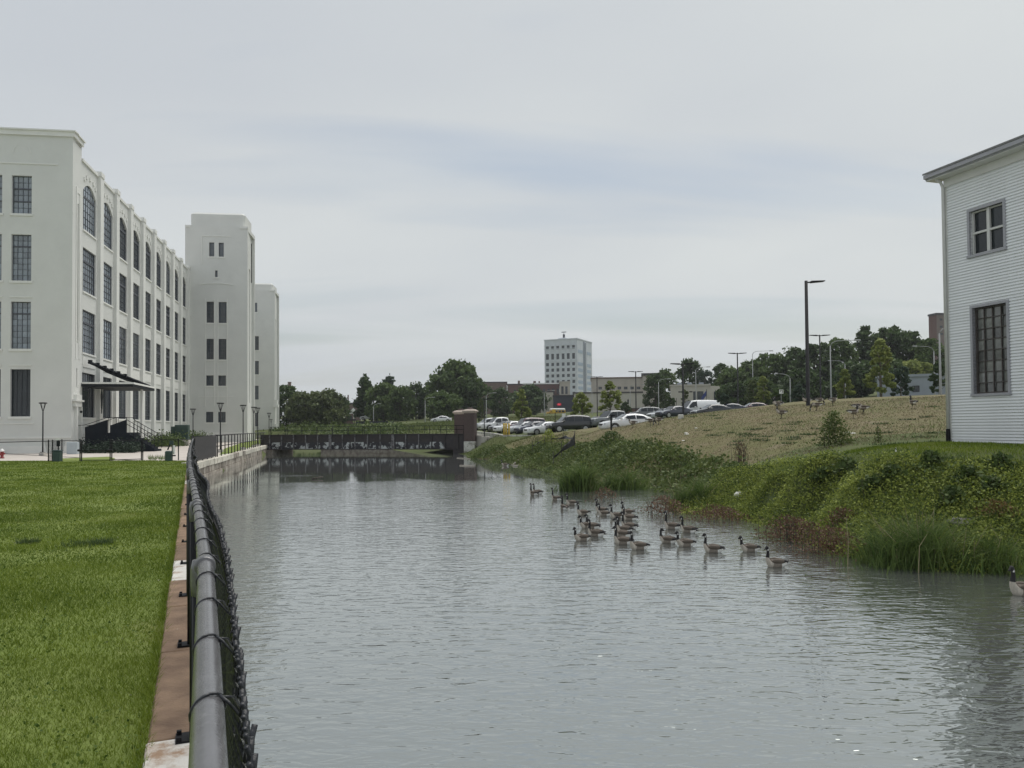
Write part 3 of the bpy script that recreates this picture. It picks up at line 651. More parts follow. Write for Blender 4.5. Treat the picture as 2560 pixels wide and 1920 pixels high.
# far wing and far tower
P3 = frame_pt(O, AS, TE + 50.0, 0, 0); D3 = P3.y
q = wall_mesh(MB(), TE+5, TE+50, 0, ZP, [], .3); place(q.build('far_side_wall', M['plaster'], fb), O, AS, fb)
sp3 = [(634, 643, 755.5, 779, 1, 1), (628.6, 632, 802, 813, 1, 1), (634, 647, 839.5, 874.5, 2, 3), (634, 647, 901.7, 935.6, 2, 3), (634, 646.5, 964, 998.6, 2, 3), (636.5, 645.7, 1032, 1066, 2, 3)]
W3 = tower(P3, 687, 689, sp3, zat(705, 650, D3), zat(722, 650, D3), 6.0, '', low=-.35)
q = MB(); q.box(W3-.05, W3+.45, -.4, .5, 0, 3.0); q.box(W3-.3, W3+.75, -.3, 1.2, 6.6, 7.2); q.box(W3-.2, W3+.5, -.2, .8, 7.2, 8.2); place(q.build('tower_hood', M['plaster_trim'], fb), P3, AF, fb)
# entrance canopy
cz0 = zat(966, 200, 68.5); cz1 = cz0+.34
CO = frame_pt(O, AS, 0, -4.36, 0); CL = px_x(CO, AS, 388)
q = MB(); q.box(2.5, CL-.06, -4.3, .0, cz0, cz1); place(q.build('canopy', M['steel_dark'], fb), O, AS, fb)
q = MB(); q.box(2.44, CL, -4.36, -4.3, cz1-.1, cz1+.06); q.box(2.44, 2.5, -4.3, -.05, cz1-.1, cz1+.06); place(q.build('canopy_fascia', M['plaster_trim'], fb), O, AS, fb)
q = MB(); zt0 = cz1+1.9; q.tube([(3.1, -.45, zt0), (CL-.4, -3.9, cz1+.12)], .14, 6)
for k in range(6): f = .02+k*.11; x = 3.1+(CL-3.5)*f; z = zt0+(cz1+.12-zt0)*f; y_ = -.45-3.45*f; q.box(x-.15, x+.15, y_-.15, y_+.15, z-.1, z+.25)
q.loft([[(3.1+(CL-3.5)*f, -.45-3.45*f, zt0+(cz1+.12-zt0)*f), (3.1+(CL-3.5)*f, -.35-3.45*f, zt0+(cz1+.12-zt0)*f), (3.1+(CL-3.5)*f, -.35-3.45*f, zt0+(cz1+.12-zt0)*f-.7*f*(1-f)*2), (3.1+(CL-3.5)*f, -.45-3.45*f, zt0+(cz1+.12-zt0)*f-.7*f*(1-f)*2)] for f in (.05, .3, .6, .97)]); place(q.build('canopy_tie_beam', M['steel_dark'], fb), O, AS, fb)
for x in (7.2, CL-3.4):
    q = MB(); q.box(x-.09, x+.09, -4.0, -3.82, 0, cz0); place(q.build('canopy_post', M['plaster_trim'], fb), O, AS, fb)
# dark sign plate on the pier by the door
q = MB(); xs_ = t0+bay-(bay-ow)/2
q.prism([(xs_-.28, 5.2), (xs_, 6.0), (xs_+.28, 5.2), (xs_+.18, 4.3), (xs_, 3.5), (xs_-.18, 4.3)], -.38, -.322); place(q.build('sign_plate', M['steel_dark'], fb), O, AS, fb)

# entrance steps with dark side panels and railings
sp0 = at(212, 1131, 68.0); stp = thing('entrance_stair', 'dark steel entrance stair with railings in front of the white factory', 'stair', (sp0.x, sp0.y, 0), R(6))
M['panel'] = mat('dark_blue_panel', (.010, .014, .020), .7, .2, 2, spec=.15)
q = MB(); q.prism([(0, 0), (0, 2.2), (1.9, 2.85), (1.9, 0)], 0, .06); q.build('side_panel', M['panel'], stp)
q = MB(); q.prism([(2.15, 0), (2.15, 2.35), (3.5, 2.85), (3.5, 0)], .0, .06); q.build('side_panel', M['panel'], stp)
q = MB(); q.prism([(3.5, 0), (3.5, 1.7), (5.9, .25), (5.9, 0)], .0, .06); q.build('stringer', M['panel'], stp)
q = MB(); q.box(1.9, 3.5, .06, 3.2, 0, 1.7); q.build('landing', M['panel'], stp)
q = MB()
for k in range(8): q.box(.2+k*.21, .41+k*.21, .06, 1.8, 0, .22+k*.2)
q.build('flight', M['panel'], stp)
q = MB()
for k in range(8): q.box(3.5+k*.3, 3.8+k*.3, .06, 1.8, 0, 1.6-k*.2)
q.build('flight', M['panel'], stp)
for y_ in (.03, 1.8):
    for h in (1.1, .72): q = MB(); q.tube([(3.5, y_, 1.75+h), (5.9, y_, .3+h), (6.4, y_, .3+h)], .028, 6); q.build('handrail', M['black_metal'], stp)
    for k in range(9): x = 3.5+.3*k; q = MB(); q.tube([(x, y_, 1.7-.605*(x-3.5)), (x, y_, 2.85-.605*(x-3.5))], .02, 5); q.build('baluster', M['black_metal'], stp)
    q = MB(); q.tube([(-.6, y_, 2.35), (0, y_, 2.4), (1.9, y_, 3.05), (3.5, y_, 3.05)], .028, 6); q.build('handrail', M['black_metal'], stp)
    for x in (1.95, 2.1, 3.5): q = MB(); q.tube([(x, y_, 1.7), (x, y_, 3.05)], .03, 5); q.build('baluster', M['black_metal'], stp)
# ------------------------------------------------------------------ clapboard house on the right
M['siding'] = mat('pale_grey_siding', (.80, .815, .83), .55, .04, 1.5, stain=(.74, .755, .765), sscale=.8, slo=.5, shi=.75, orand=.025)
M['trim_grey'] = mat('lilac_grey_trim', (.36, .36, .39), .6, .08, 3)
M['trim_pale'] = mat('pale_grey_trim', (.62, .62, .60), .55, .06, 3)
M['pane_house'] = glassmat('house_pane_reflection_tone', (.17, .175, .165), .06, 1.7, .7, .5)  # grey base and pane to pane variation stand in for reflections
M['sash'] = mat('brown_sash', (.07, .06, .055), .6, .2, 6)
M['shingle'] = mat('roof_shingle', (.20, .20, .20), .85, .2, 6)
HC = at(2378, 1105, HD); HA = math.atan2(-.956, .293)
hs = thing('clapboard_house', 'pale grey clapboard building with two windows at the right edge', 'building', tuple(HC))
hz = lambda px, py: at(px, py, HC.y + px_x(HC, HA, px)*math.sin(HA)).z - HC.z
X_ = lambda px: px_x(HC, HA, px)
EH = at(2369, 450, HD).z - HC.z; nb = 93; ex = EH/nb
w1 = (X_(2440), X_(2526), hz(2440, 985), hz(2440, 771)); w2 = (X_(2438), X_(2523), hz(2440, 639), hz(2440, 530))
LEN = 7.5
for k in range(nb):
    z = k*ex; segs = [(.07, LEN)]
    for a, b, c, d in (w1, w2):
        if z + ex > c and z < d: segs = [(.07, a), (b, LEN)]
    for a, b in segs:
        q = MB(); q.loft([[(x, -.05, .0), (x, .0, .0), (x, .0, ex), (x, -.006, ex), (x, -.046, .018)] for x in (a, b)]); o = q.build('siding_board', M['siding'], hs)
        place(o, frame_pt(HC, HA, 0, 0, z), HA, hs)
q = MB(); wall_mesh(q, 0, LEN, -.3, EH+.3, [w1, w2], .16); q.box(.001, LEN, 4.9, 5, -.3, EH); q.box(0, .02, .001, 4.9, -.3, EH); place(q.build('wall', M['siding'], hs), frame_pt(HC, HA, 0, .002, 0), HA, hs)
for (a, b, c, d), cols, rows, nm in ((w1, 4, 8, 'tall'), (w2, 2, 2, 'sash')):
    q = MB(); t = .085
    q.box(a-t, a, -.07, .14, c-t, d+t); q.box(b, b+t, -.07, .14, c-t, d+t); q.box(a, b, -.07, .14, d, d+t); q.box(a-t-.02, b+t+.02, -.10, .14, c-t, c)
    place(q.build('window_trim', M['trim_grey'], hs), HC, HA, hs)
    window(hs, HC, HA, a+.002, b-.002, c+.002, d-.002, .12, cols, rows, False, (), .03 if nm == 'tall' else .05, gm=M['pane_house'] if nm == 'tall' else M['glass_dark'], fr=.05, bm=M['sash'] if nm == 'tall' else M['trim_pale'], jig=.03 if nm == 'tall' else .01)
    if nm == 'sash':
        q = MB(); m_ = (a+b)/2; q.box(m_-.055, m_+.055, .04, .12, c, d); q.box(a, b, .05, .12, (c+d)/2-.035, (c+d)/2+.035); place(q.build('mullion', M['trim_pale'], hs), HC, HA, hs)
q = MB(); q.box(-.03, .07, -.045, .1, -.05, EH); place(q.build('corner_board', M['trim_pale'], hs), HC, HA, hs)
q = MB(); q.tube([(-.03, -.10, .45), (-.03, -.10, EH-.28), (-.05, -.16, EH-.10), (-.09, -.42, EH+.06), (-.09, -.46, EH+.2)], .052, 10); place(q.build('downspout', M['trim_pale'], hs, True), HC, HA, hs)
q = MB(); q.lathe([(.07, -.1), (.075, .3), (.062, .46)], 10); o = q.build('downspout_boot', M['black_metal'], hs); place(o, frame_pt(HC, HA, -.03, -.10, 0), HA, hs)
q = MB(); q.box(-.36, LEN+.5, -.5, .02, EH, EH+.03); place(q.build('soffit', M['trim_pale'], hs), HC, HA, hs)
q = MB(); q.prism([(-.36, EH+.032), (LEN+.5, EH+.032), (LEN+.5, EH+.2), (-.36, EH+.2)], -.53, -.5); q.box(-.36, LEN+.5, -.62, -.53, EH+.07, EH+.20); place(q.build('gutter', M['trim_grey'], hs), HC, HA, hs)
q = MB(); q.box(0, LEN, -.1, -.03, EH-.28, EH-.002); place(q.build('frieze_board', M['trim_pale'], hs), HC, HA, hs)
q = MB(); q.loft([[(x, -.64, EH+.205), (x, 2.5, EH+1.3), (x, 5.6, EH+.205), (x, 5.6, EH+.27), (x, 2.5, EH+1.37), (x, -.64, EH+.27)] for x in (-.38, LEN+.5)]); place(q.build('roof', M['shingle'], hs), HC, HA, hs)
q = MB(); q.box(.02, LEN, -.012, .1, -.4, -.002); place(q.build('foundation', M['concrete'], hs), HC, HA, hs)

# ------------------------------------------------------------------ walk lamps, fences and small things on the left bank
def walk_lamp(px, D, ytop, zbase, label):
    p = at(px, 1100, D); zt_ = at(px, ytop, D).z - zbase
    t = thing('walk_lamp', label, 'lamp', (p.x, p.y, zbase), 0, 'black walk lamps by the factory')
    MB().lathe([(.055, .25), (.05, 1), (.045, zt_-.75)], 10).build('pole', M['black_metal'], t, True)
    q = MB(); q.cham(-.2, .2, -.2, .2, -.3, .22, .03); q.build('footing', M['concrete'], t)
    q = MB(); q.box(-.14, .14, -.14, .14, .22, .26); q.build('base_plate', M['black_metal'], t)
    q = MB()
    for s_ in (-1, 1): q.tube([(0, 0, zt_-.78), (s_*.22, 0, zt_-.08)], .022, 6)
    for s_ in (-1, 1): q.tube([(0, 0, zt_-.78), (0, s_*.22, zt_-.08)], .022, 6)
    q.build('yoke', M['black_metal'], t)
    MB().lathe([(.24, zt_-.1), (.3, zt_-.07), (.3, zt_-.02), (.2, zt_)], 16).build('lamp_head', M['black_metal'], t, True)
walk_lamp(107, 60.0, 1006, .0, 'black walk lamp standing before the front wall of the white factory')
for px, D, yt, lab in ((482.5, 80, 1021.5, 'thin black walk lamp beside the green utility cabinet'), (551, 64, 1006.5, 'black walk lamp nearest the canal railing, in front of the tower windows'), (607.8, 72, 1012, 'black walk lamp behind the railing by the tower corner'), (634.7, 82, 1017, 'left of two close walk lamps before the far tower door'), (644.5, 88, 1019, 'right of two close walk lamps before the far tower door'), (672.7, 105, 1032, 'walk lamp by the left end of the bridge'), (677.8, 150, 1048, 'smallest distant walk lamp past the left end of the bridge')):
    walk_lamp(px, D, yt, .0, lab)

pf = thing('park_fence', 'low black pipe fence with double gate across the end of the lawn', 'fence', tuple(gz(200, 1153, 0)))
o0 = pf.location.copy()
def fpost(px, py, h, r=.035):
    p = gz(px, py, 0) - o0; q = MB(); q.tube([(p.x, p.y, 0), (p.x, p.y, h)], r, 8); q.tube([(p.x, p.y, h), (p.x, p.y, h+.04)], [r*1.2, .01], 8); q.build('post', M['black_metal'], pf); return p
P_ = [fpost(x, y, 1.32) for x, y in ((121, 1154), (131, 1154), (145.6, 1153), (154.5, 1150), (200, 1153.5), (204, 1154.5), (275.3, 1153), (279.5, 1153), (353.5, 1150.5), (357, 1150.5), (446, 1150), (486, 1146))]
for a, b, zs_ in ((4, 6, (.08, 1.27, .68)), (7, 8, (.08, 1.27)), (9, 10, (1.27,)), (10, 11, (1.27,)), (0, 3, (1.27,)), (3, 4, (1.27,))):
    for z in zs_:
        q = MB(); q.tube([P_[a] + Vector((0, 0, z)), P_[b] + Vector((0, 0, z))], .024, 6); q.build('rail', M['black_metal'], pf)
lf = gz(-60, 1165, 0) - o0; q = MB(); q.tube([lf + Vector((0, 0, 1.27)), P_[0] + Vector((0, 0, 1.27))], .026, 6); q.build('rail', M['black_metal'], pf)
for px in (199, 232, 276): p = gz(px, 1153.5, 0) - o0; q = MB(); q.tube([p + Vector((-.12, 0, .68)), p + Vector((.12, 0, .68))], .07, 8); q.build('gate_latch', M['black_metal'], pf)
def fence_mesh(a, b, z0, z1, st):
    q = MB(); d = (b-a); n = int(d.length/st)
    for i in range(n):
        p = a + d*((i+.5)/n)
        for sg in (-1, 1):
            h = z1-z0; e = d.normalized()*h*.6*sg
            p2 = p + e; p2.z = 0; k = 1.0
            q.tube([p + Vector((0, 0, z0)), Vector((p2.x, p2.y, z1))], .004, 3, cap=False)
    return q
tag(fence_mesh(P_[0], P_[3], .05, 1.25, .07).build('wire_mesh', M['black_vinyl'], pf), kind='stuff')

t = thing('waste_bin', 'dark green mesh waste bin by the gate at the lawn end', 'bin', tuple(gz(144, 1154, 0)))
M['green_bin'] = mat('dark_green_plastic', (.03, .06, .055), .5, .2, 4)
MB().cham(-.22, .22, -.2, .2, .02, .66, .04).build('body', M['green_bin'], t)
MB().cham(-.24, .24, -.22, .22, .66, .72, .03).build('lid', M['green_bin'], t)
q = MB(); q.box(-.06, .14, -.03, .02, .95, 1.3); q.build('sign_board', M['steel_dark'], t); q = MB(); q.tube([(.0, .06, 0), (.0, .06, 1.36)], .025, 6); q.build('post', M['black_metal'], t)
M['white_paint'] = mat('white_paint', (.78, .78, .76), .5, .05, 3)
q = MB(); q.prism([(-.14, 1.32), (.1, 1.32), (.16, 1.45), (-.06, 1.42)], -.05, -.035); q.build('notice', M['white_paint'], t)
M['bluegrey'] = mat('pale_blue_grey_cabinet', (.42, .47, .50), .5, .08, 2)
p = gz(182.5, 1135, 0); t = thing('utility_cabinet', 'pale blue grey utility cabinet beside the factory corner', 'cabinet', tuple(p), R(8))
MB().cham(-.40, .40, -.25, .25, 0, .98, .03).build('body', M['bluegrey'], t); q = MB(); q.box(-.34, .34, -.262, -.25, .1, .9); q.build('door', M['bluegrey'], t)
p = gz(5, 1146, 0); t = thing('fire_hydrant', 'red fire hydrant with a white cap at the left edge', 'hydrant', tuple(p))
M['red'] = mat('hydrant_red', (.26, .03, .03), .5, .2, 5)
MB().lathe([(.15, 0), (.15, .06), (.10, .08), (.10, .42), (.15, .44), (.15, .47)], 14).build('barrel', M['red'], t, True); MB().lathe([(.15, .47), (.14, .56), (.06, .64), (.03, .68)], 14).build('bonnet', M['white_paint'], t, True)
q = MB(); q.tube([(.08, 0, .33), (.2, 0, .33)], .055, 8); q.tube([(-.08, 0, .33), (-.2, 0, .33)], .055, 8); q.tube([(0, -.08, .3), (0, -.2, .3)], .07, 8); q.build('nozzle', M['red'], t)
p = gz(422, 1152.5, 0); t = thing('pet_waste_station', 'green pet waste station with bin, post and white bag box', 'waste station', tuple(p))
MB().cham(-.19, .19, -.17, .17, .0, .62, .05).build('bin', M['green_bin'], t); q = MB(); q.tube([(.12, .2, 0), (.12, .2, 1.22)], .03, 6); q.build('post', M['steel_dark'], t)
q = MB(); q.box(.2, .3, .08, .2, .4, .95); q.build('bag_box', M['white_paint'], t); q = MB(); q.box(-.02, .2, .12, .2, 1.0, 1.24); q.build('sign_board', M['green_bin'], t)
q = MB(); q.prism([(-.1, .66), (.04, 1.0), (.0, 1.02), (-.16, .7)], .1, .16); q.build('scoop', M['steel_dark'], t); q = MB(); q.box(.2, .34, .05, .2, .28, .36); q.build('tray', M['steel_dark'], t)
p = at(451, 1098, 92); t = thing('transformer_box', 'large dark green transformer box before the far end of the factory', 'cabinet', (p.x, p.y, 0), R(12.5))
M['green_box'] = mat('dark_green_enamel', (.025, .055, .045), .45, .15, 2)
zb_ = p.z; MB().cham(-.55, .95, -.6, .6, zb_, at(451, 1062, 92).z, .05).build('main_cabinet', M['green_box'], t); MB().cham(-.95, -.55, -.6, .6, zb_, at(451, 1066, 92).z, .05).build('side_cabinet', M['green_box'], t); q = MB(); q.box(-1.05, 1.05, -.7, .7, 0, zb_); q.build('pad', M['concrete'], t)

# ------------------------------------------------------------------ background buildings
def bmat(n, c, **k): return mat(n, c, .8, k.pop('var', .1), k.pop('scale', .5), **k)
M['b_white'] = bmat('office_pale_panel', (.56, .59, .62)); M['b_grey'] = bmat('recess_shade_and_roof_unit_grey', (.25, .28, .32)); M['b_blue'] = bmat('office_blue_ribbon', (.36, .43, .51))
M['b_brown'] = bmat('brown_brick', (.17, .12, .10), scale=2); M['b_red'] = bmat('red_brick', (.13, .07, .06), scale=2); M['b_cream'] = bmat('cream_stone', (.46, .43, .36)); M['b_tan'] = bmat('pinkish_tan_concrete', (.43, .385, .345)); M['b_beige'] = bmat('beige_panel', (.50, .47, .42))
M['b_dark'] = bmat('dark_navy_cladding', (.025, .03, .045)); M['b_roof'] = bmat('dark_roof', (.05, .045, .05)); M['b_steel'] = bmat('blue_grey_metal', (.30, .33, .37)); M['b_win'] = glassmat('far_window', (.05, .06, .07), .1)
def bld(name, label, px0, px1, ytop, D, ang=0, dep=14, wmat=None, wins=(), cat='building', rows=None, base=None, roof=None, par=.4, side=None):
    if abs(ang) < 8: ang = -math.degrees(math.atan(((px0 if px0 > 1280 else px1)-1280)/F))
    p = at(px0, ytop, D); a = R(ang); pb = Vector((p.x, p.y, 0)); W = px_x(pb, a, px1)
    zb_ = min(lz(p.x, p.y), lz(*frame_pt(pb, a, W, 0, 0).xy)) - 1 if base is None else base
    t = thing(name, label, cat, (p.x, p.y, zb_), a); H_ = p.z - zb_
    ops = []
    for (a0, a1, y0, y1, c_, r_) in wins:
        Da = D; ops.append((px_x(pb, a, a0), px_x(pb, a, a1), at(a0, y1, D).z - zb_, at(a0, y0, D).z - zb_, c_, r_))
    q = wall_mesh(MB(), 0, W, 0, H_, ops, .25); q.build('wall', wmat, t)
    q = MB(); q.box(0, .2, .001, dep, 0, H_-.02); q.box(W-.2, W, .001, dep, 0, H_-.02); q.box(.2, W-.2, dep-.2, dep, 0, H_-.02); q.build('side_walls', side or wmat, t)
    q = MB(); q.box(-par*.5, W+par*.5, -par*.5, dep+.1, H_, H_+par); q.build('roof', roof or M['b_roof'], t)
    for i, o in enumerate(ops):
        q = MB(); w_, h_ = o[1]-o[0], o[3]-o[2]; f = min(w_, h_)*.06
        q.box(0, f, -.03, .03, 0, h_); q.box(w_-f, w_, -.03, .03, 0, h_); q.box(f, w_-f, -.03, .03, 0, f); q.box(f, w_-f, -.03, .03, h_-f, h_)
        for c_ in range(1, o[4]): q.box(w_*c_/o[4]-f/2, w_*c_/o[4]+f/2, -.02, .03, f, h_-f)
        for c_ in range(1, o[5]): q.box(f, w_-f, -.02, .03, h_*c_/o[5]-f/2, h_*c_/o[5]+f/2)
        x = q.build('window', M['muntin'], t); x.location = (o[0], .2, o[2])
        q = MB(); q.box(0, w_, .03, .05, 0, h_); y = q.build('pane', M['b_win'], x)
    return t, W, H_, zb_
cols_ = [(1366.4, 1373.8), (1379.7, 1386.5), (1392.5, 1399.6), (1406, 1412.8), (1418.8, 1425.9), (1432, 1439)]
rws = [(866, 874.8), (885.6, 899.7), (907.9, 916), (922, 930), (936.6, 944.2), (951.3, 959), (966, 973), (981, 988)]
t, W, H_, zb_ = bld('office_tower', 'pale ten storey office tower above the town roofs', 1361, 1445, 852, 420, -25, 24, M['b_white'], [(a, b, y0, y1, 2, 2 if j == 1 else 1) for a, b in cols_ for j, (y0, y1) in enumerate(rws)], roof=M['b_white'], par=.5)
q = MB(); q.box(-.25, W+.25, -.25, 0, H_-3.2, H_-2.9); q.box(-.2, W+.2, -.2, 0, H_-4.9, H_-4.6); q.box(-.15, W+.15, -.15, 0, H_-11.6, H_-11.3); q.build('string_course', M['b_white'], t)
for k in range(9):
    z = H_-5.6-k*3.25-(3.5 if k > 0 else 0)
    if z < 3: break
    for y0, y1 in ((1.2, 8.5), (13, 22)):
        q = MB(); q.box(W, W+.1, y0, y1, z-1.7, z); q.build('ribbon_window', M['b_blue'], t)
q = MB(); q.box(W, W+.15, 9.2, 11.8, 0, H_-.5); q.build('recess_shade_strip', M['b_grey'], t)  # raised strip; the shade of the recess is put into its grey
q = MB(); q.box(W, W+.9, 12, 12.9, 0, H_-1.0); q.build('stair_wing', M['b_white'], t)
q = MB(); q.cham(W*.33, W*.6, 4, 8, H_+.5, H_+1.6, .2); q.build('penthouse', M['b_white'], t); q = MB(); q.tube([(W*.5, 5, H_+1.6), (W*.5, 5, H_+3.5)], .6, 6); q.box(W*.5-1.3, W*.5+1.3, 4.6, 5.4, H_+4.6, H_+4.9); q.tube([(W*.5, 5, H_+3.5), (W*.5, 5, H_+4.6)], .12, 5); q.build('beacon', M['b_dark'], t)
bld('brown_block', 'plain brown brick block behind the big round tree', 1196, 1268, 957, 330, 3, 14, M['b_brown'], [(1222, 1230, 950, 951, 1, 1)][:0])
t, W, H_, zb_ = bld('brick_row', 'dark red brick row with white windows below the office tower', 1268, 1399, 962, 320, 2, 14, M['b_red'], [(1358+i*11.5, 1364+i*11.5, 972, 985, 1, 2) for i in range(4)] + [(1285+i*16, 1291+i*16, 974, 984, 1, 2) for i in range(4)])
q = MB(); q.box(W*.2, W*.24, 2, 3, H_+.4, H_+1.8); q.box(W*.5, W*.55, 2, 3, H_+.4, H_+1.6); q.box(W*.6, W*.63, 2, 3, H_+.4, H_+1.5); q.build('chimney', M['b_brown'], t)
q = MB(); q.box(W*.3, W, -.3, 0, H_+.1, H_+.6); q.build('white_coping', M['white_paint'], t)
bld('stone_fronted_building', 'narrow cream stone building front beside the brick row', 1399, 1426, 956, 316, 2, 10, M['b_cream'], [(1404, 1410, 966, 985, 1, 1), (1414, 1420, 966, 985, 1, 1)], roof=M['b_cream'])
t, W, H_, zb_ = bld('dark_shop', 'dark navy shop with a small red neon sign', 1383, 1436, 990, 300, 2, 12, M['b_dark'], [])
M['neon'] = mat('red_neon', (.6, .03, .05), .5, .1, 2); nb_ = M['neon'].node_tree.nodes['Principled BSDF']; nb_.inputs['Emission Color'].default_value = (1, .06, .1, 1); nb_.inputs['Emission Strength'].default_value = .35
q = MB()
for k in range(6): an = math.pi*k/6; q.tube([(W*.28-.9*math.cos(an), -.2, H_-3.3-.6*math.sin(an)), (W*.28+.9*math.cos(an), -.2, H_-3.3+.6*math.sin(an))], .06, 5)
q.build('neon_sign', M['neon'], t)
bld('cream_store', 'low cream store wall left of the dark shop', 1352, 1384, 981, 310, 2, 12, M['b_cream'], [])
bld('tan_hall', 'long tan concrete hall with a row of dark windows', 1478, 1612, 947, 300, 1, 20, M['b_tan'], [(1497+i*16, 1506+i*16, 967, 974, 2, 1) for i in range(7)] + [(1556+i*12, 1560+i*12, 983, 988, 1, 1) for i in range(4)], par=.5, roof=M['b_brown'])
bld('tan_tower_block', 'taller tan block with dark flat roof beside the long hall', 1606, 1652, 939, 297, 1, 12, M['b_tan'], [(1624, 1627, 950, 962, 1, 1), (1632, 1635, 950, 962, 1, 1)], par=.9)
bld('beige_warehouse', 'low beige warehouse in front of the tan hall', 1435, 1607, 984, 235, 4, 16, M['b_beige'], [(1569, 1573, 999, 1011, 1, 1)])
bld('brick_garden_wall', 'low dark brick wall beyond the car park', 1560, 1680, 1022, 205, 2, 1.0, M['b_red'], [], cat='wall', par=.15)
t, W, H_, zb_ = bld('bank_pavilion', 'flat roofed beige pavilion with tall columns and dark glass', 1676, 1776, 966, 165, 0, 14, M['b_beige'], [(1691, 1692.5, 995, 1030, 1, 1), (1734, 1741, 979, 1035, 1, 1), (1744, 1760, 979, 1035, 2, 1)], roof=M['b_beige'], par=.35)
q = MB(); q.box(0, W*.16, -.3, 0, 0, 1.6); q.build('planter_wall', M['b_beige'], t)
q = MB(); q.loft([[(W, 0, 0), (W+3.6, 4.5, 0), (W+3.6, 9, 0), (W, 9, 0)], [(W, 0, H_), (W+3.6, 4.5, H_), (W+3.6, 9, H_), (W, 9, H_)]]); q.build('side_wing', M['b_beige'], t)
q = MB(); q.loft([[(W+.9, 1.05, 1), (W+2.0, 2.42, 1), (W+2.02, 2.4, 1), (W+.92, 1.03, 1)], [(W+.9, 1.05, H_-1.2), (W+2.0, 2.42, H_-1.2), (W+2.02, 2.4, H_-1.2), (W+.92, 1.03, H_-1.2)]]); q.build('side_window', M['b_win'], t)
for k in (.18, .45, .75): q = MB(); q.box(W*k, W*k+1.0, 5, 6.5, H_+.35, H_+1.0); q.build('roof_unit', M['b_grey'], t)
for k0, k1 in ((.2, .32), (.48, .56)): q = MB(); q.box(W*k0, W*k1, -.03, 0, H_-1.35, H_-1.1); q.build('wall_strip', M['b_roof'], t)
t, W, H_, zb_ = bld('brick_apartment_tower', 'tall brick apartment tower just left of the clapboard building', 2341, 2420, 787, 330, 8.1, 5, bmat('grey_brown_brick', (.17, .135, .12), scale=2), [(2355, 2362, 796, 801, 1, 1), (2355, 2362, 814, 819, 1, 1), (2356, 2363, 832, 837, 1, 1)], par=.8, base=10, side=M['b_red'])
bld('metal_shed', 'blue grey metal shed behind the young trees', 2192, 2385, 945, 118, -2, 12, M['b_steel'], [(2283, 2301, 966, 982, 1, 1)], roof=M['b_steel'])
t, W, H_, zb_ = bld('porch_house', 'small brown house with a white porch under the trees', 862, 905, 1010, 240, 0, 10, M['b_brown'], [(868, 872, 1040, 1048, 1, 1), (874, 880, 1040, 1048, 1, 1)])
q = MB(); q.box(0, W, -.5, -.2, H_-3.0, H_-2.6)
for x in (.1, W*.5, W-.3): q.box(x, x+.2, -.5, -.3, 0, H_-3)
q.prism([(W*.25, H_-2.6), (W*.75, H_-2.6), (W*.5, H_-1.2)], -.5, -.2); q.build('porch', M['white_paint'], t); q = MB(); q.box(W*.15, W*.22, 3, 4, H_, H_+3); q.build('chimney', M['b_red'], t)
bld('timber_shed', 'low brown timber wall behind the bridge', 838, 888, 1052, 190, 2, 6, M['b_brown'], [], cat='shed')
bld('dark_hoarding', 'long dark hoarding under the trees left of the grass slope', 890, 985, 1054, 185, 0, 1, M['b_dark'], [], cat='hoarding', par=.1)
p = at(724, 955, 260); t = thing('brick_chimney', 'square brick chimney rising behind the leftmost trees', 'chimney', (p.x, p.y, 3)); q = MB(); q.cham(-.45, .45, -.45, .45, 0, p.z-3.3, .05); q.build('shaft', M['b_brown'], t); q = MB(); q.box(-.52, .52, -.52, .52, p.z-3.3, p.z-3); q.build('cap', M['b_brown'], t)
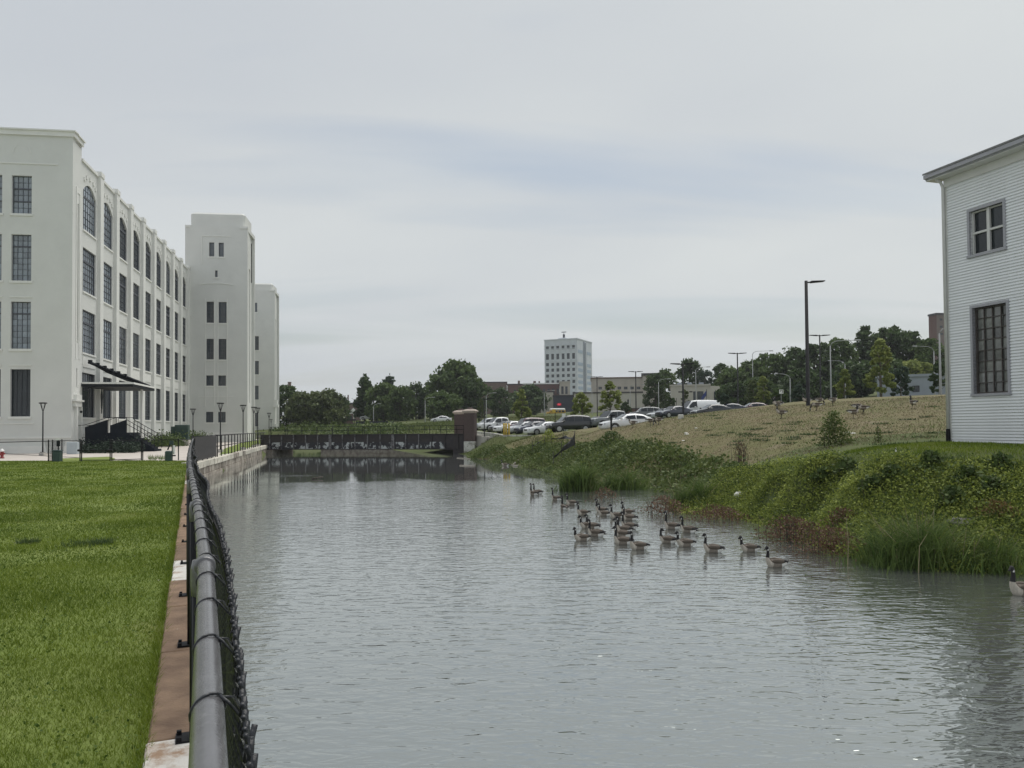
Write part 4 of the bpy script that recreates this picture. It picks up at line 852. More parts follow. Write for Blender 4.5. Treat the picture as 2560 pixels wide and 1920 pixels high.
# ------------------------------------------------------------------ cars
M['tyre'] = mat('tyre_rubber', (.015, .015, .016), .8, .2, 8); M['rim'] = mat('alloy_rim', (.45, .45, .46), .35, .1, 8, metal=.7); M['car_glass'] = glassmat('car_glass', (.02, .025, .03), .05)
M['lamp_clear'] = mat('headlamp', (.6, .62, .65), .15, .1, 8); M['lamp_red'] = mat('tail_lamp', (.30, .02, .02), .2, .1, 8); M['bumper'] = mat('black_plastic', (.03, .03, .032), .6, .1, 8)
PAINT = {}
def paint(c):
    k = tuple(c)
    if k not in PAINT:
        m = mat('car_paint_%d' % len(PAINT), c, .28, .04, 2); m.node_tree.nodes['Principled BSDF'].inputs['Coat Weight'].default_value = .8; PAINT[k] = m
    return PAINT[k]
SHAPES = {  # x, belt z, roof z  (front at +x), length, width, wheel x's, wheel radius
 'sedan': dict(L=4.75, W=1.82, wh=(1.45, -1.4), r=.33, st=[(-2.37, .62, .62), (-2.3, .95, .95), (-1.75, 1.0, 1.02), (-1.0, 1.0, 1.38), (-.3, .98, 1.45), (.35, .97, 1.40), (1.05, .95, .97), (1.9, .82, .84), (2.25, .68, .7), (2.37, .5, .52)]),
 'suv': dict(L=4.75, W=1.92, wh=(1.42, -1.42), r=.37, st=[(-2.37, .7, .7), (-2.34, 1.1, 1.12), (-2.0, 1.15, 1.66), (-1.2, 1.12, 1.76), (-.2, 1.1, 1.78), (.5, 1.1, 1.68), (1.1, 1.08, 1.12), (2.0, .98, 1.0), (2.3, .8, .82), (2.4, .55, .57)]),
 'pickup': dict(L=5.4, W=1.98, wh=(1.7, -1.75), r=.40, st=[(-2.7, 1.05, 1.07), (-1.2, 1.08, 1.1), (-1.1, 1.12, 1.78), (-.4, 1.12, 1.88), (.5, 1.1, 1.82), (1.15, 1.1, 1.14), (2.3, 1.05, 1.08), (2.62, .95, .97), (2.7, .6, .62)]),
 'van': dict(L=5.7, W=2.02, wh=(1.9, -1.75), r=.36, st=[(-2.85, .6, .62), (-2.84, 1.25, 2.1), (-1.5, 1.25, 2.18), (.3, 1.25, 2.18), (1.2, 1.22, 2.06), (1.95, 1.12, 1.22), (2.6, .92, .94), (2.8, .7, .72), (2.85, .5, .52)]),
}
def car(kind, c, label, px, D, z, head, group='cars in the car park', yref=None):
    S = SHAPES[kind]; W = S['W']/2; p = at(px, 1060, D); t = thing('parked_car', label, 'van' if kind == 'van' else ('pickup' if kind == 'pickup' else 'car'), (p.x, p.y, z), R(head), group)
    st = S['st']; fine = []
    for (a, b) in zip(st, st[1:]):
        for k in range(3): f = k/3; fine.append(tuple(a[i]*(1-f)+b[i]*f for i in range(3)))
    fine.append(st[-1]); zb = .30 if kind in ('suv', 'pickup') else .22
    rings = []
    for x, zb1, zr in fine:
        e = min(1, (S['L']/2 - abs(x))/.55 + .62); w1, w2 = W*e, W*e*(.78 if zr > zb1+.15 else .96)
        rings.append([(x, w1*.9, zb), (x, w1, zb+.14), (x, w1, (zb+zb1)/2+.05), (x, w1*.965, zb1), (x, w2, max(zr-.06, zb1+.005)), (x, w2*.82, zr), (x, -w2*.82, zr), (x, -w2, max(zr-.06, zb1+.005)), (x, -w1*.965, zb1), (x, -w1, (zb+zb1)/2+.05), (x, -w1, zb+.14), (x, -w1*.9, zb)])
    MB().loft(rings, 0).build('body', paint(c), t, True)
    # glasshouse: side windows, windscreen, rear window as raised panes
    cab = [f for f in fine if f[2] > f[1]+.22]; xa, xb = cab[0][0], cab[-1][0]
    for sgn in (-1, 1):
        n = 3 if kind in ('suv', 'van') else 2
        if kind == 'van': xa2, n = .55, 1
        else: xa2 = xa
        for k in range(n):
            x0 = xa2 + (xb-xa2)*k/n + .04; x1 = xa2 + (xb-xa2)*(k+1)/n - .04; q = MB(); up, lo = [], []
            for i in range(5):
                x = x0+(x1-x0)*i/4; j = min(range(len(fine)-1), key=lambda m: abs((fine[m][0]+fine[m+1][0])/2-x)); a, b = fine[j], fine[j+1]; f = (x-a[0])/(b[0]-a[0]+1e-9)
                zb1 = a[1]+(b[1]-a[1])*f; zr = a[2]+(b[2]-a[2])*f; lo.append((x, sgn*(W*.965+.012), zb1+.03)); wt = W*.965+(W*.78-W*.965)*.86; up.append((x, sgn*(wt+.014), max(zb1+.05, zr-.13)))
            for i in range(4): q.face([lo[i], lo[i+1], up[i+1], up[i]])
            q.build('side_window', M['car_glass'], t)
    i0 = max(i for i, f in enumerate(fine) if f[2] > f[1]+.15); a = fine[max(0, i0-2)]; b = fine[min(len(fine)-1, i0+1)]
    q = MB(); q.face([(b[0]+.01, W*.74, b[2]+.02), (b[0]+.01, -W*.74, b[2]+.02), (a[0]+.02, -W*.60, a[2]+.012), (a[0]+.02, W*.60, a[2]+.012)]); q.build('windscreen', M['car_glass'], t)
    if kind != 'van':
        i0 = min(i for i, f in enumerate(fine) if f[2] > f[1]+.15); a = fine[i0+2]; b = fine[max(0, i0-1)]
        q = MB(); q.face([(b[0]-.01, W*.72, b[2]+.02), (b[0]-.01, -W*.72, b[2]+.02), (a[0]-.02, -W*.60, a[2]+.012), (a[0]-.02, W*.60, a[2]+.012)]); q.build('rear_window', M['car_glass'], t)
    for xw in S['wh']:
        for sgn in (-1, 1):
            q = MB(); r = S['r']; n = 18
            q.loft([[(xw+rr*math.cos(2*math.pi*k/n), sgn*yy, r+rr*math.sin(2*math.pi*k/n)) for k in range(n)] for yy, rr in ((W-.24, r), (W-.02, r), (W+.012, r*.93), (W+.012, r*.7))]); wq = q.build('wheel', M['tyre'], t)
            q = MB(); q.loft([[(xw+rr*math.cos(2*math.pi*k/n), sgn*yy, r+rr*math.sin(2*math.pi*k/n)) for k in range(n)] for yy, rr in ((W+.013, r*.66), (W+.022, r*.5), (W+.02, r*.1))]); q.build('rim', M['rim'], wq)
            q = MB(); ra = r*1.2; q.loft([[(xw+ra*math.cos(math.pi*k/10), sgn*(W+.004), r+ra*math.sin(math.pi*k/10)) for k in range(11)], [(xw+r*.98*math.cos(math.pi*k/10), sgn*(W+.006), r+r*.98*math.sin(math.pi*k/10)) for k in range(11)]], 0, False, False); q.build('wheel_arch', M['bumper'], t)
    L2 = S['L']/2; zl = st[-2][1]
    for sgn in (-1, 1):
        q = MB(); q.cham(L2-.42, L2-.10, sgn*W*.72-.17, sgn*W*.72+.17, zl-.12, zl+.06, .03); q.build('headlight', M['lamp_clear'], t)
        zr_ = st[1][1]; q = MB(); q.box(-L2-.005, -L2+.12, sgn*W*.68-.14, sgn*W*.68+.14, zr_-.3, zr_-.06); q.build('tail_light', M['lamp_red'], t)
        q = MB(); q.cham(.85, 1.02, sgn*(W+.1)-.09, sgn*(W+.1)+.09, fine[len(fine)//2][1]-.02, fine[len(fine)//2][1]+.14, .02); q.build('mirror', paint(c), t)
    q = MB(); q.box(L2-.12, L2+.012, -W*.42, W*.42, .5, .66); q.build('grille', M['bumper'], t)
    return t
WHT = (.72, .73, .74); SIL = (.42, .44, .46); BLK = (.012, .014, .017); MAR = (.075, .02, .03); NAV = (.02, .025, .05); GRY = (.13, .14, .15)
def carz(px, ybase, D): return at(px, ybase, D).z
for kind, c, lab, px, yb, D, hd in [
    ('suv', SIL, 'silver minivan parked right behind the brick pillar', 1222, 1076, 109, 200),
    ('pickup', WHT, 'white sport utility truck, second car from the brick pillar', 1246, 1078, 103, 205),
    ('sedan', BLK, 'black car behind the yellow bollards', 1268, 1080, 99, 206),
    ('sedan', WHT, 'small white car just left of the yellow bollards', 1280, 1082, 95.5, 207),
    ('suv', MAR, 'maroon sport utility car in the middle of the car park row', 1318, 1080, 95, 205),
    ('sedan', SIL, 'silver sedan right of the yellow bollards', 1312, 1085, 89, 208),
    ('sedan', NAV, 'dark navy sedan beside the nearest white sedan', 1336, 1085.5, 86, 206),
    ('sedan', WHT, 'white sedan with its front wheel showing near the kerb', 1364, 1088, 82, 203),
    ('suv', BLK, 'large black sport utility car at the edge of the hill', 1423, 1081, 79, 196),
    ('sedan', MAR, 'dark red hatchback behind the black sport utility car', 1496, 1070, 95, 203),
    ('pickup', GRY, 'grey pickup truck behind the nearest long white sedan', 1530, 1071, 80, 205),
    ('sedan', WHT, 'long white sedan half hidden by the crest of the hill', 1572, 1079, 62, 190),
    ('suv', GRY, 'dark sport utility car in the back row beside a lamp pole', 1612, 1048, 112, 180),
    ('sedan', SIL, 'silver hatchback left of the dark sedan on the crest', 1662, 1049, 98, 205),
    ('sedan', NAV, 'dark sedan just left of the white van', 1686, 1045, 92, 205),
    ('van', WHT, 'white delivery van on the crest before the pavilion', 1745, 1044, 96, 196),
    ('sedan', BLK, 'black car in front of the white van', 1782, 1044, 84, 190),
    ('sedan', NAV, 'navy car whose roof shows right of the van', 1822, 1039, 92, 185),
    ('sedan', MAR, 'dark brown car roof right of the double lamp pole', 1884, 1036, 95, 182)]:
    car(kind, c, lab, px, D, carz(px, yb, D), hd)
for kind, c, lab, px, yb, D, hd in [('sedan', WHT, 'white car parked by the far end of the factory', 700, 1064, 190, 180), ('suv', NAV, 'dark blue car under the leftmost trees', 724, 1066, 195, 185), ('sedan', WHT, 'white car under the trees left of the porch house', 840, 1055, 205, 180),
    ('suv', WHT, 'white car under the trees right of the porch house', 922, 1050, 210, 180), ('sedan', WHT, 'second white car under the trees right of the porch house', 950, 1050, 214, 178), ('sedan', WHT, 'white car at the top of the grass slope beyond the bridge', 1103, 1056, 170, 190)]:
    car(kind, c, lab, px, D, carz(px, yb, D), hd, 'cars along the far street')
# school bus
p = at(1390, 1040, 250); t = thing('school_bus', 'yellow school bus with a white roof on the far street', 'bus', (p.x, p.y, p.z), R(184))
M['bus_yellow'] = mat('bus_yellow', (.55, .33, .04), .5, .08, 2)
q = MB(); q.cham(-3.0, 2.0, -1.1, 1.1, .45, 1.9, .12); q.cham(2.0, 3.1, -1.0, 1.0, .45, 1.35, .12); q.build('body', M['bus_yellow'], t)
q = MB(); q.cham(-2.95, 2.0, -1.08, 1.08, 1.85, 2.5, .25); q.build('roof', M['white_paint'], t)
for k in range(4):
    for sgn in (-1, 1): q = MB(); q.box(-2.6+k*1.1, -1.8+k*1.1, sgn*1.115-.01, sgn*1.115+.01, 1.2, 1.75); q.build('side_window', M['car_glass'], t)
for x in (-1.9, 2.2):
    for sgn in (-1, 1): q = MB(); q.loft([[(x+.45*math.cos(2*math.pi*k/12), sgn*y_, .45+.45*math.sin(2*math.pi*k/12)) for k in range(12)] for y_ in (.8, 1.13)]); q.build('wheel', M['tyre'], t)

# ------------------------------------------------------------------ lamp poles, bollards, signs
M['alu'] = mat('brushed_aluminium_pole', (.30, .31, .305), .55, .08, 4, spec=.3); M['yellow'] = mat('bollard_yellow', (.60, .42, .06), .55, .12, 6)
def lot_pole(px, D, ytop, ybase, label, heads=2, wid=.1):
    p = at(px, ybase, D); zt_ = at(px, ytop, D).z; t = thing('car_park_lamp', label, 'lamp', (p.x, p.y, p.z), 0, 'tall black car park lamps')
    H_ = zt_-p.z; MB().lathe([(wid*1.1, -.5), (wid*1.1, .05), (wid, .06), (wid*.75, H_)], 10).build('pole', M['black_metal'], t, True)
    for s_ in ((-1, 1) if heads == 2 else (1,)):
        q = MB(); q.tube([(0, 0, H_-.12), (s_*.35, 0, H_-.08)], .05, 6); q.loft([[(s_*.3, -.17, H_-.14), (s_*.3, .17, H_-.14), (s_*.3, .17, H_-.02), (s_*.3, -.17, H_-.02)], [(s_*1.15, -.2, H_-.06), (s_*1.15, .2, H_-.06), (s_*1.15, .2, H_-.01), (s_*1.15, -.2, H_-.01)]]); q.build('lamp_head', M['black_metal'], t)
    q = MB(); q.lathe([(.3, -.6), (.3, .0), (.28, .04)], 12); q.build('footing', M['concrete'], t)
lot_pole(2020.5, 49, 702, 1016, 'tallest black lamp pole with one head on the crest of the hill', 1, .13)
for a in [(2052, 88, 837, 1004, 'black lamp pole with two heads right of the tallest pole'), (1845.5, 98, 882, 1031, 'black lamp pole with two heads right of the white van'), (1708.5, 72, 908, 1040, 'black lamp pole left of the white van'), (1590.5, 122, 928, 1048, 'black lamp pole between the two tall young trees and the pavilion'), (1493.5, 145, 941, 1048, 'black lamp pole between the two bright young trees')]: lot_pole(*a)
lot_pole(1211, 84, 996, 1092, 'short black lamp beside the brick pillars', 1, .06)
def street_lamp(px, D, ytop, ybase, label, side=1, arm=2.6, tall=True):
    p = at(px, ybase, D); H_ = at(px, ytop, D).z - p.z; t = thing('street_lamp', label, 'lamp', (p.x, p.y, p.z), 0, 'grey aluminium street lamps')
    MB().lathe([(.11, -1), (.10, .3), (.06, H_-.6)], 10).build('pole', M['alu'], t, True)
    MB().tube([(0, 0, H_-.62), (side*.25, 0, H_-.25), (side*.8, 0, H_-.02), (side*arm, 0, H_+.05)], [.055, .048, .04, .03], 8).build('arm', M['alu'], t, True)
    q = MB(); q.cham(min(side*arm-.1, side*(arm+.65)), max(side*arm-.1, side*(arm+.65)), -.14, .14, H_-.02, H_+.13, .04); q.build('lamp_head', M['alu'], t)
for a in [(2078, 92, 852, 1002, 'grey street lamp with a rising arm right of the black double lamp', 1, 3.0), (1883, 150, 878, 1010, 'tall grey street lamp rising above the light green trees', 1, 3.4), (1740.5, 150, 918, 1018, 'grey street lamp rising before the pavilion', 1, 2.2), (1647, 150, 948, 1025, 'grey street lamp at the left corner of the pavilion', 1, 1.8), (1976, 110, 935, 1004, 'grey street lamp with a curved arm left of the tallest black pole', -1, 1.6), (2114, 130, 902, 1000, 'grey street lamp behind the small young tree', -1, 2.2), (2337, 105, 866, 992, 'grey street lamp with a curved arm near the clapboard corner', -1, 2.2),
          (2352, 62, 815, 1000, 'tall grey lamp pole close against the clapboard corner', 1, 1.2), (1063, 175, 994, 1056, 'grey street lamp on the grass slope beyond the bridge', 1, 1.6), (934, 190, 1010, 1066, 'grey street lamp behind the middle of the bridge', 1, 1.2), (840, 190, 1020, 1068, 'grey street lamp left of the porch house', 1, 1.2), (777, 200, 1025, 1068, 'leftmost grey street lamp behind the bridge', -1, .5), (1216, 160, 983, 1050, 'grey street lamp right of the brick pillars', 1, 1.5), (1361, 190, 977, 1040, 'grey street lamp beside the school bus', 1, 2.0), (1480.5, 210, 965, 1040, 'thin grey street lamp before the long tan hall', 1, 3.0), (1576, 200, 962, 1035, 'grey street lamp before the beige warehouse', 1, 3.2)]: street_lamp(*a)
for i, (px, lab) in enumerate(((1260, 'leftmost of the three yellow bollards'), (1265.5, 'middle one of the three yellow bollards'), (1272.5, 'rightmost of the three yellow bollards'))):
    p = at(px, 1088, 82.5); t = thing('bollard', lab, 'bollard', (p.x, p.y, p.z-.3), 0, 'yellow bollards by the kerb')
    h = (at(px, 1058, 82.5).z - p.z)+.3; MB().lathe([(.10, 0), (.10, h-.06), (.08, h-.02), (.03, h)], 12).build('pipe', M['yellow'], t, True); MB().lathe([(.13, 0), (.13, .34)], 12).build('footing', M['concrete'], t)
# kerb, ramp wall beside the pillar
kb = thing('car_park_kerb', 'pale concrete kerb along the near edge of the car park', 'kerb', tuple(at(1250, 1090, 82)))
pts = [at(1190, 1078, 100), at(1235, 1083, 90), at(1262, 1087.5, 83), at(1330, 1087, 80.5)]
for a, b in zip(pts, pts[1:]):
    d = (b-a); n = 3
    for k in range(n):
        s0 = a+d*(k/n+.004); s1 = a+d*((k+1)/n-.004); nn = Vector((-d.y, d.x, 0)).normalized()*.14; q = MB()
        q.loft([[s0-nn-Vector((0, 0, .5))-kb.location, s0+nn-Vector((0, 0, .5))-kb.location, s0+nn-kb.location, s0-nn-kb.location], [s1-nn-Vector((0, 0, .5))-kb.location, s1+nn-Vector((0, 0, .5))-kb.location, s1+nn-kb.location, s1-nn-kb.location]]); q.build('kerb_stone', M['concrete_white'], kb)
p0 = at(1191, 1098, 86); p1 = at(1252, 1094, 82); t = thing('wing_wall', 'low grey concrete wing wall beside the brick pillars', 'wall', tuple(p0))
d = p1-p0; q = MB(); q.loft([[(0, 0, -1.6), (0, .3, -1.6), (0, .3, .42), (0, 0, .42)], [(d.x, d.y, -1.2), (d.x, d.y+.3, -1.2), (d.x, d.y+.3, .1), (d.x, d.y, .1)]]); q.build('wall', M['concrete'], t); q = MB(); q.cham(.8, 1.5, -.5, 0, -1.6, .3, .04); q.build('buttress', M['concrete'], t)
def sign(px, D, ytop, ybase, w_, label, m, text=None, h_=None):
    p = at(px, ybase, D); H_ = at(px, ytop, D).z-p.z; h_ = h_ or w_; t = thing('road_sign', label, 'sign', (p.x, p.y, p.z)); q = MB(); q.tube([(0, .03, -.3), (0, .03, H_)], .03, 6); q.build('post', M['alu'], t)
    q = MB(); q.box(-w_/2, w_/2, -.02, 0, H_-h_, H_); b = q.build('sign_board', m, t)
    if text:                                                     # two dark marks on the plate
        q = MB(); q.box(-w_*.36, -w_*.1, -.026, -.02, H_-h_*.45, H_-h_*.2); q.prism([(w_*.02, H_-h_*.15), (w_*.34, H_-h_*.15), (w_*.3, H_-h_*.8), (w_*.16, H_-h_*.8), (w_*.22, H_-h_*.3), (w_*.02, H_-h_*.3)], -.026, -.02); q.build('markings', M['black_metal'], b)
sign(1953.5, 78, 974, 1006, .42, 'small white road sign with dark marks before the woods', M['white_paint'], True)
M['sign_blue'] = mat('blue_flag', (.05, .07, .22), .7, .1, 3)
p = at(1767, 1032, 150); t = thing('flag_pole', 'flag pole with a drooping blue and white flag before the pavilion', 'flag', (p.x, p.y, p.z)); H_ = at(1767, 973, 150).z-p.z
q = MB(); q.tube([(0, 0, -.5), (0, 0, H_)], .05, 6); q.build('pole', M['b_dark'], t)
q = MB(); P2_ = [[(-k*.26, .08*math.sin(k*1.4), H_-.2-k*.34-v*1.0) for v in (0, .5, 1)] for k in range(5)]; q.loft(P2_, 0, False, False); q.build('flag', M['sign_blue'], t)
for px, D, y0, y1, lab in ((1388.5, 78, 1023, 1086, 'thin black post with a yellow tag left of the black car'), (1413, 78, 1034, 1085, 'thin black post behind the black car bonnet')):
    p = at(px, y1, D); t = thing('marker_post', lab, 'post', (p.x, p.y, p.z)); h = at(px, y0, D).z-p.z; q = MB(); q.tube([(0, 0, -.3), (0, 0, h)], .035, 6); q.build('post', M['black_metal'], t)
    q = MB(); q.box(-.3, .06, -.03, .03, h-.35, h); q.build('plate', M['yellow'] if px < 1400 else M['white_paint'], t)
p = at(1528, 1065, 57); t = thing('marker_post', 'dark square post with a side plate before the long white sedan', 'post', (p.x, p.y, p.z)); h = at(1528, 1037, 57).z-p.z; q = MB(); q.box(-.06, .06, -.06, .06, -.3, h); q.build('post', M['black_metal'], t); q = MB(); q.box(-.06, .28, -.07, -.04, h-.1, h); q.build('plate', M['black_metal'], t)
p = at(1702, 1046, 51.5); t = thing('concrete_block', 'small pale concrete block on the crest of the hill', 'block', (p.x, p.y, p.z-.1)); q = MB(); q.cham(-.16, .16, -.15, .15, -.1, .36, .03); q.build('block', M['concrete_white'], t)

# silt fences on the bank
M['silt'] = mat('black_silt_cloth', (.012, .014, .018), .7, .3, 5)
def silt(name, label, base, tops, D):
    t = thing('silt_fence', label, 'fence', tuple(at(*base[0], D[0])))
    b = [at(x, y, d) for (x, y), d in zip(base, D)]; u = [at(x, y, d) for (x, y), d in zip(tops, D)]
    lo, hi = [], []
    for k in range(len(b)-1):
        for f in np.linspace(0, 1, 6)[:-1]:
            sag = -.12*math.sin(math.pi*f); wob = Vector((0, .08*math.sin(f*9+k), 0)); lo.append(b[k].lerp(b[k+1], f)-t.location+wob); hi.append(u[k].lerp(u[k+1], f)-t.location+Vector((0, 0, sag))-wob)
    lo.append(b[-1]-t.location); hi.append(u[-1]-t.location); mid = [a.lerp(c, .5)+Vector((0, .1*math.sin(i), 0)) for i, (a, c) in enumerate(zip(lo, hi))]
    q = MB(); off = Vector((0, .012, 0)); q.loft([lo, mid, hi, [h+off for h in hi], [m_+off for m_ in mid], [l_+off for l_ in lo]], 0, False, False); q.build('cloth', M['silt'], t, True)
    for a, c in zip(b, u): q = MB(); q.box(-.02, .02, -.02, .02, -.3, (c-a).z+.25, 0, Matrix.Translation(a-t.location)); q.build('stake', M['screen'], t)
silt('a', 'large sagging black silt fence on the grassy bank', [(1383, 1148), (1404, 1130), (1437, 1112)], [(1386, 1138), (1410, 1113), (1436, 1086)], [49.3, 50.5, 53.5])
silt('b', 'torn black silt fence strips behind the large one', [(1378, 1099), (1408, 1097), (1436, 1098)], [(1380, 1095), (1414, 1088), (1436, 1092)], [59.5, 59.5, 55.5])
silt('c', 'low black silt cloth strip on the slope near the brick pillars', [(1331, 1117), (1345, 1108), (1362, 1101)], [(1331, 1112), (1345, 1104), (1362, 1098)], [61, 62, 63])
silt('d', 'collapsed black silt cloth at the water edge by the pillars', [(1213, 1141), (1240, 1143), (1270, 1146)], [(1216, 1137), (1240, 1130), (1268, 1142)], [80, 79, 77])
# ------------------------------------------------------------------ foliage
def rand_quads(P, size, flat=0.0, asp=1.0, rs=nrs, up=0.0):
    n = len(P); a = rs.normal(size=(n, 3)); a /= np.linalg.norm(a, axis=1, keepdims=True)
    b = rs.normal(size=(n, 3)); b[:, 2] *= (1-flat); b -= (b*a).sum(1, keepdims=True)*a; b /= np.linalg.norm(b, axis=1, keepdims=True)+1e-9
    s = np.asarray(size).reshape(-1, 1) if np.ndim(size) else np.full((n, 1), size)
    a = a*s*.5*asp; b = b*s*.5
    V = np.stack([P-a*.1-b, P+a, P+a*.1+b, P-a], 1).reshape(-1, 3)
    return V, np.arange(n*4).reshape(-1, 4)
LEAF = {
 'dark': leafmat('foliage_dark', (.035, .060, .022), (.095, .145, .050), None, .22, .25),
 'mid': leafmat('foliage_mid', (.048, .084, .026), (.13, .185, .058), None, .25, .25),
 'olive': leafmat('foliage_olive', (.062, .088, .036), (.15, .18, .072), None, .25, .25),
 'hedge': leafmat('foliage_hedge_shade', (.012, .022, .016), (.035, .055, .035), None, .15, .5),  # leaves coloured darker to hold the building's shade under the stair
 'young': leafmat('foliage_young', (.13, .17, .045), (.32, .36, .11), (.42, .43, .2), .3, .5),
 'blue': leafmat('foliage_blue_green', (.040, .068, .048), (.09, .13, .078), None, .22, .3),
}
M['bark'] = mat('bark', (.06, .05, .04), .9, .3, 6, bump=.4, bscale=20); M['bark_pale'] = mat('pale_bark', (.16, .14, .115), .9, .25, 6)
def tree(px, D, ytop, wpx, style, label, ybase=None, shape='round', n=2200, group='trees in the background', base_frac=.12, sink=0, name=None):
    p = at(px, 1060, D); zb = lz(p.x, p.y) if ybase is None else at(px, ybase, D).z
    H_ = at(px, ytop, D).z - zb; Wd = wpx*mpp(D); rs = np.random.RandomState(int(px*7+D))
    t = thing(name or ('young_tree' if shape in ('cone', 'egg') else ('pine_tree' if shape == 'pine' else 'tree')), label, 'tree', (p.x, p.y, zb), 0, group)
    tr = MB(); tr.tube([(0, 0, -.8), (rs.uniform(-.02, .02)*H_, 0, H_*.3), (rs.uniform(-.03, .03)*H_, rs.uniform(-.02, .02)*H_, H_*.62), (0, 0, H_*.9)], [max(.07, H_*.026), H_*.02, H_*.012, H_*.003], 8)
    for k in range(6 if shape != 'cone' else 8):
        an = rs.uniform(0, 6.28); z0 = H_*rs.uniform(.22, .7); ln = Wd*rs.uniform(.25, .42); e = (math.cos(an)*ln, math.sin(an)*ln, z0+H_*rs.uniform(.08, .2))
        tr.tube([(0, 0, z0), (e[0]*.5, e[1]*.5, z0+(e[2]-z0)*.35), e], [H_*.010, H_*.007, H_*.002], 5)
    tr.build('trunk', M['bark_pale'] if shape in ('cone', 'egg') else M['bark'], t, True)
    zc0 = H_*base_frac; hc = H_-zc0
    if shape == 'round': prof = lambda f: math.sqrt(max(0, 1-((f-.48)/.54)**2))
    elif shape == 'cone': prof = lambda f: (.55+.45*min(1, f/.22))*(1-f)**.62*1.08 if f > 0 else .5
    elif shape == 'egg': prof = lambda f: math.sqrt(max(0, 1-((f-.40)/.62)**2))*(1.05-.35*f)
    else: prof = lambda f: (1-f)**.55*(.75+.25*math.sin(f*38))
    n = int(n*2.1); Wd *= 1.14 if shape == 'round' else 1.06; nb_ = 105 if shape == 'round' else (60 if shape == 'pine' else 46); Cn, Rn = [], []
    while len(Cn) < nb_:
        f = rs.uniform(0, 1)**(.85); r = prof(f)*Wd/2
        if r <= 0: continue
        an = rs.uniform(0, 6.283); rr = r*math.sqrt(rs.uniform(.12, 1))*(.88)
        br_ = Wd*rs.uniform(.07, .135) if shape == 'round' else Wd*rs.uniform(.06, .12)
        Cn.append((math.cos(an)*rr, math.sin(an)*rr, zc0+f*hc*.96)); Rn.append(br_)
    Cn = np.array(Cn); Rn = np.array(Rn); idx = rs.randint(0, nb_, n); d = rs.normal(size=(n, 3)); d /= np.linalg.norm(d, axis=1, keepdims=True); d[:, 2] = d[:, 2]*.75+.12
    P = Cn[idx] + d*Rn[idx][:, None]*(rs.uniform(.45, 1.12, (n, 1)))
    sz = rs.uniform(.5, 1.3, n)*(Wd*.078 if shape == 'round' else (Wd*.095 if shape == 'pine' else Wd*.085))
    if shape == 'pine': P[:, 2] = np.round(P[:, 2]/(H_*.075))*(H_*.075) + rs.normal(size=n)*H_*.012
    V, Q = rand_quads(P, sz, rs=rs, asp=.7); npmesh('crown', V, Q, LEAF[style], t)
    return t
g1 = 'trees beyond the bridge'; g2 = 'wooded hillside trees'; g3 = 'young trees around the car park'
for a in [(716, 185, 965, 80, 'dark', 'dark tree at the end of the factory, leftmost of the background trees'), (762, 180, 985, 90, 'olive', 'olive green tree right of the leftmost dark tree'), (815, 178, 978, 95, 'olive', 'broad olive tree left of the porch house', ), (850, 182, 988, 50, 'dark', 'small dark tree touching the olive tree'),
          (958, 205, 962, 92, 'mid', 'leafy tree in front of the tall pines'), (1000, 200, 970, 80, 'mid', 'rounded tree right of the pines'), (1040, 215, 958, 70, 'dark', 'darker tree between the pines and the great round tree'), (1075, 215, 955, 60, 'dark', 'tree at the left foot of the great round tree'),
          (1138, 205, 908, 132, 'mid', 'great round topped tree, tallest beyond the bridge'), (1190, 198, 948, 80, 'dark', 'dark tree at the right foot of the great round tree'), (1110, 190, 985, 90, 'mid', 'low bushy tree before the great round tree'), (1250, 225, 972, 70, 'dark', 'dark tree before the plain brown block'), (1322, 235, 968, 90, 'dark', 'dark blue green tree before the brick row')]:
    tree(*a[:5], a[5], n=2600 if a[3] > 85 else 1700, group=g1, base_frac=.03)
tree(912, 210, 944, 88, 'dark', 'left of the two tall pines beyond the bridge', shape='pine', n=2600, group=g1, base_frac=.1)
tree(975, 214, 942, 80, 'blue', 'right of the two tall pines beyond the bridge', shape='pine', n=2400, group=g1, base_frac=.1)
for a in [(1640, 185, 930, 60, 'dark', 'first dark tree left of the pavilion'), (1664, 195, 922, 60, 'mid', 'tree behind the pavilion, left of its tall neighbour'), (1728, 205, 900, 72, 'dark', 'tall dark tree rising behind the pavilion'), (1765, 200, 925, 50, 'blue', 'blue green tree right of the tall one behind the pavilion'), (1805, 205, 910, 55, 'dark', 'narrow dark tree right of the pavilion roof'),
          (1835, 175, 922, 90, 'mid', 'bright leafy tree right of the pavilion'), (1880, 178, 903, 90, 'mid', 'leafy tree left of the tall grey street lamp'), (1930, 172, 885, 100, 'mid', 'broad leafy tree on the slope left of the tallest pole'), (1985, 170, 872, 100, 'dark', 'dark tree behind the tallest black pole'), (2045, 165, 860, 105, 'dark', 'dark tree behind the black double lamp'), (2100, 165, 846, 95, 'mid', 'green tree on the hill above the grey street lamp'),
          (2225, 168, 816, 110, 'dark', 'rounded dark tree on top of the wooded hill'), (2275, 168, 828, 95, 'dark', 'dark tree right of the hilltop'), (2330, 160, 850, 95, 'mid', 'green tree against the clapboard corner'), (2000, 140, 930, 110, 'dark', 'low dark tree at the foot of the hill by the tallest pole'), (2140, 145, 905, 110, 'dark', 'low dark tree behind the small young tree'), (2295, 135, 905, 90, 'young', 'yellow green tree below the brick apartment tower'), (1900, 150, 950, 90, 'mid', 'low tree behind the two light green young trees'), (2225, 140, 900, 90, 'mid', 'low tree behind the tallest young tree'), (2370, 130, 900, 70, 'dark', 'dark low tree half hidden by the clapboard corner'), (1838, 150, 960, 80, 'dark', 'low dark bush tree right of the pavilion')]:
    tree(*a[:5], a[5], n=2400, group=g2, base_frac=.04)
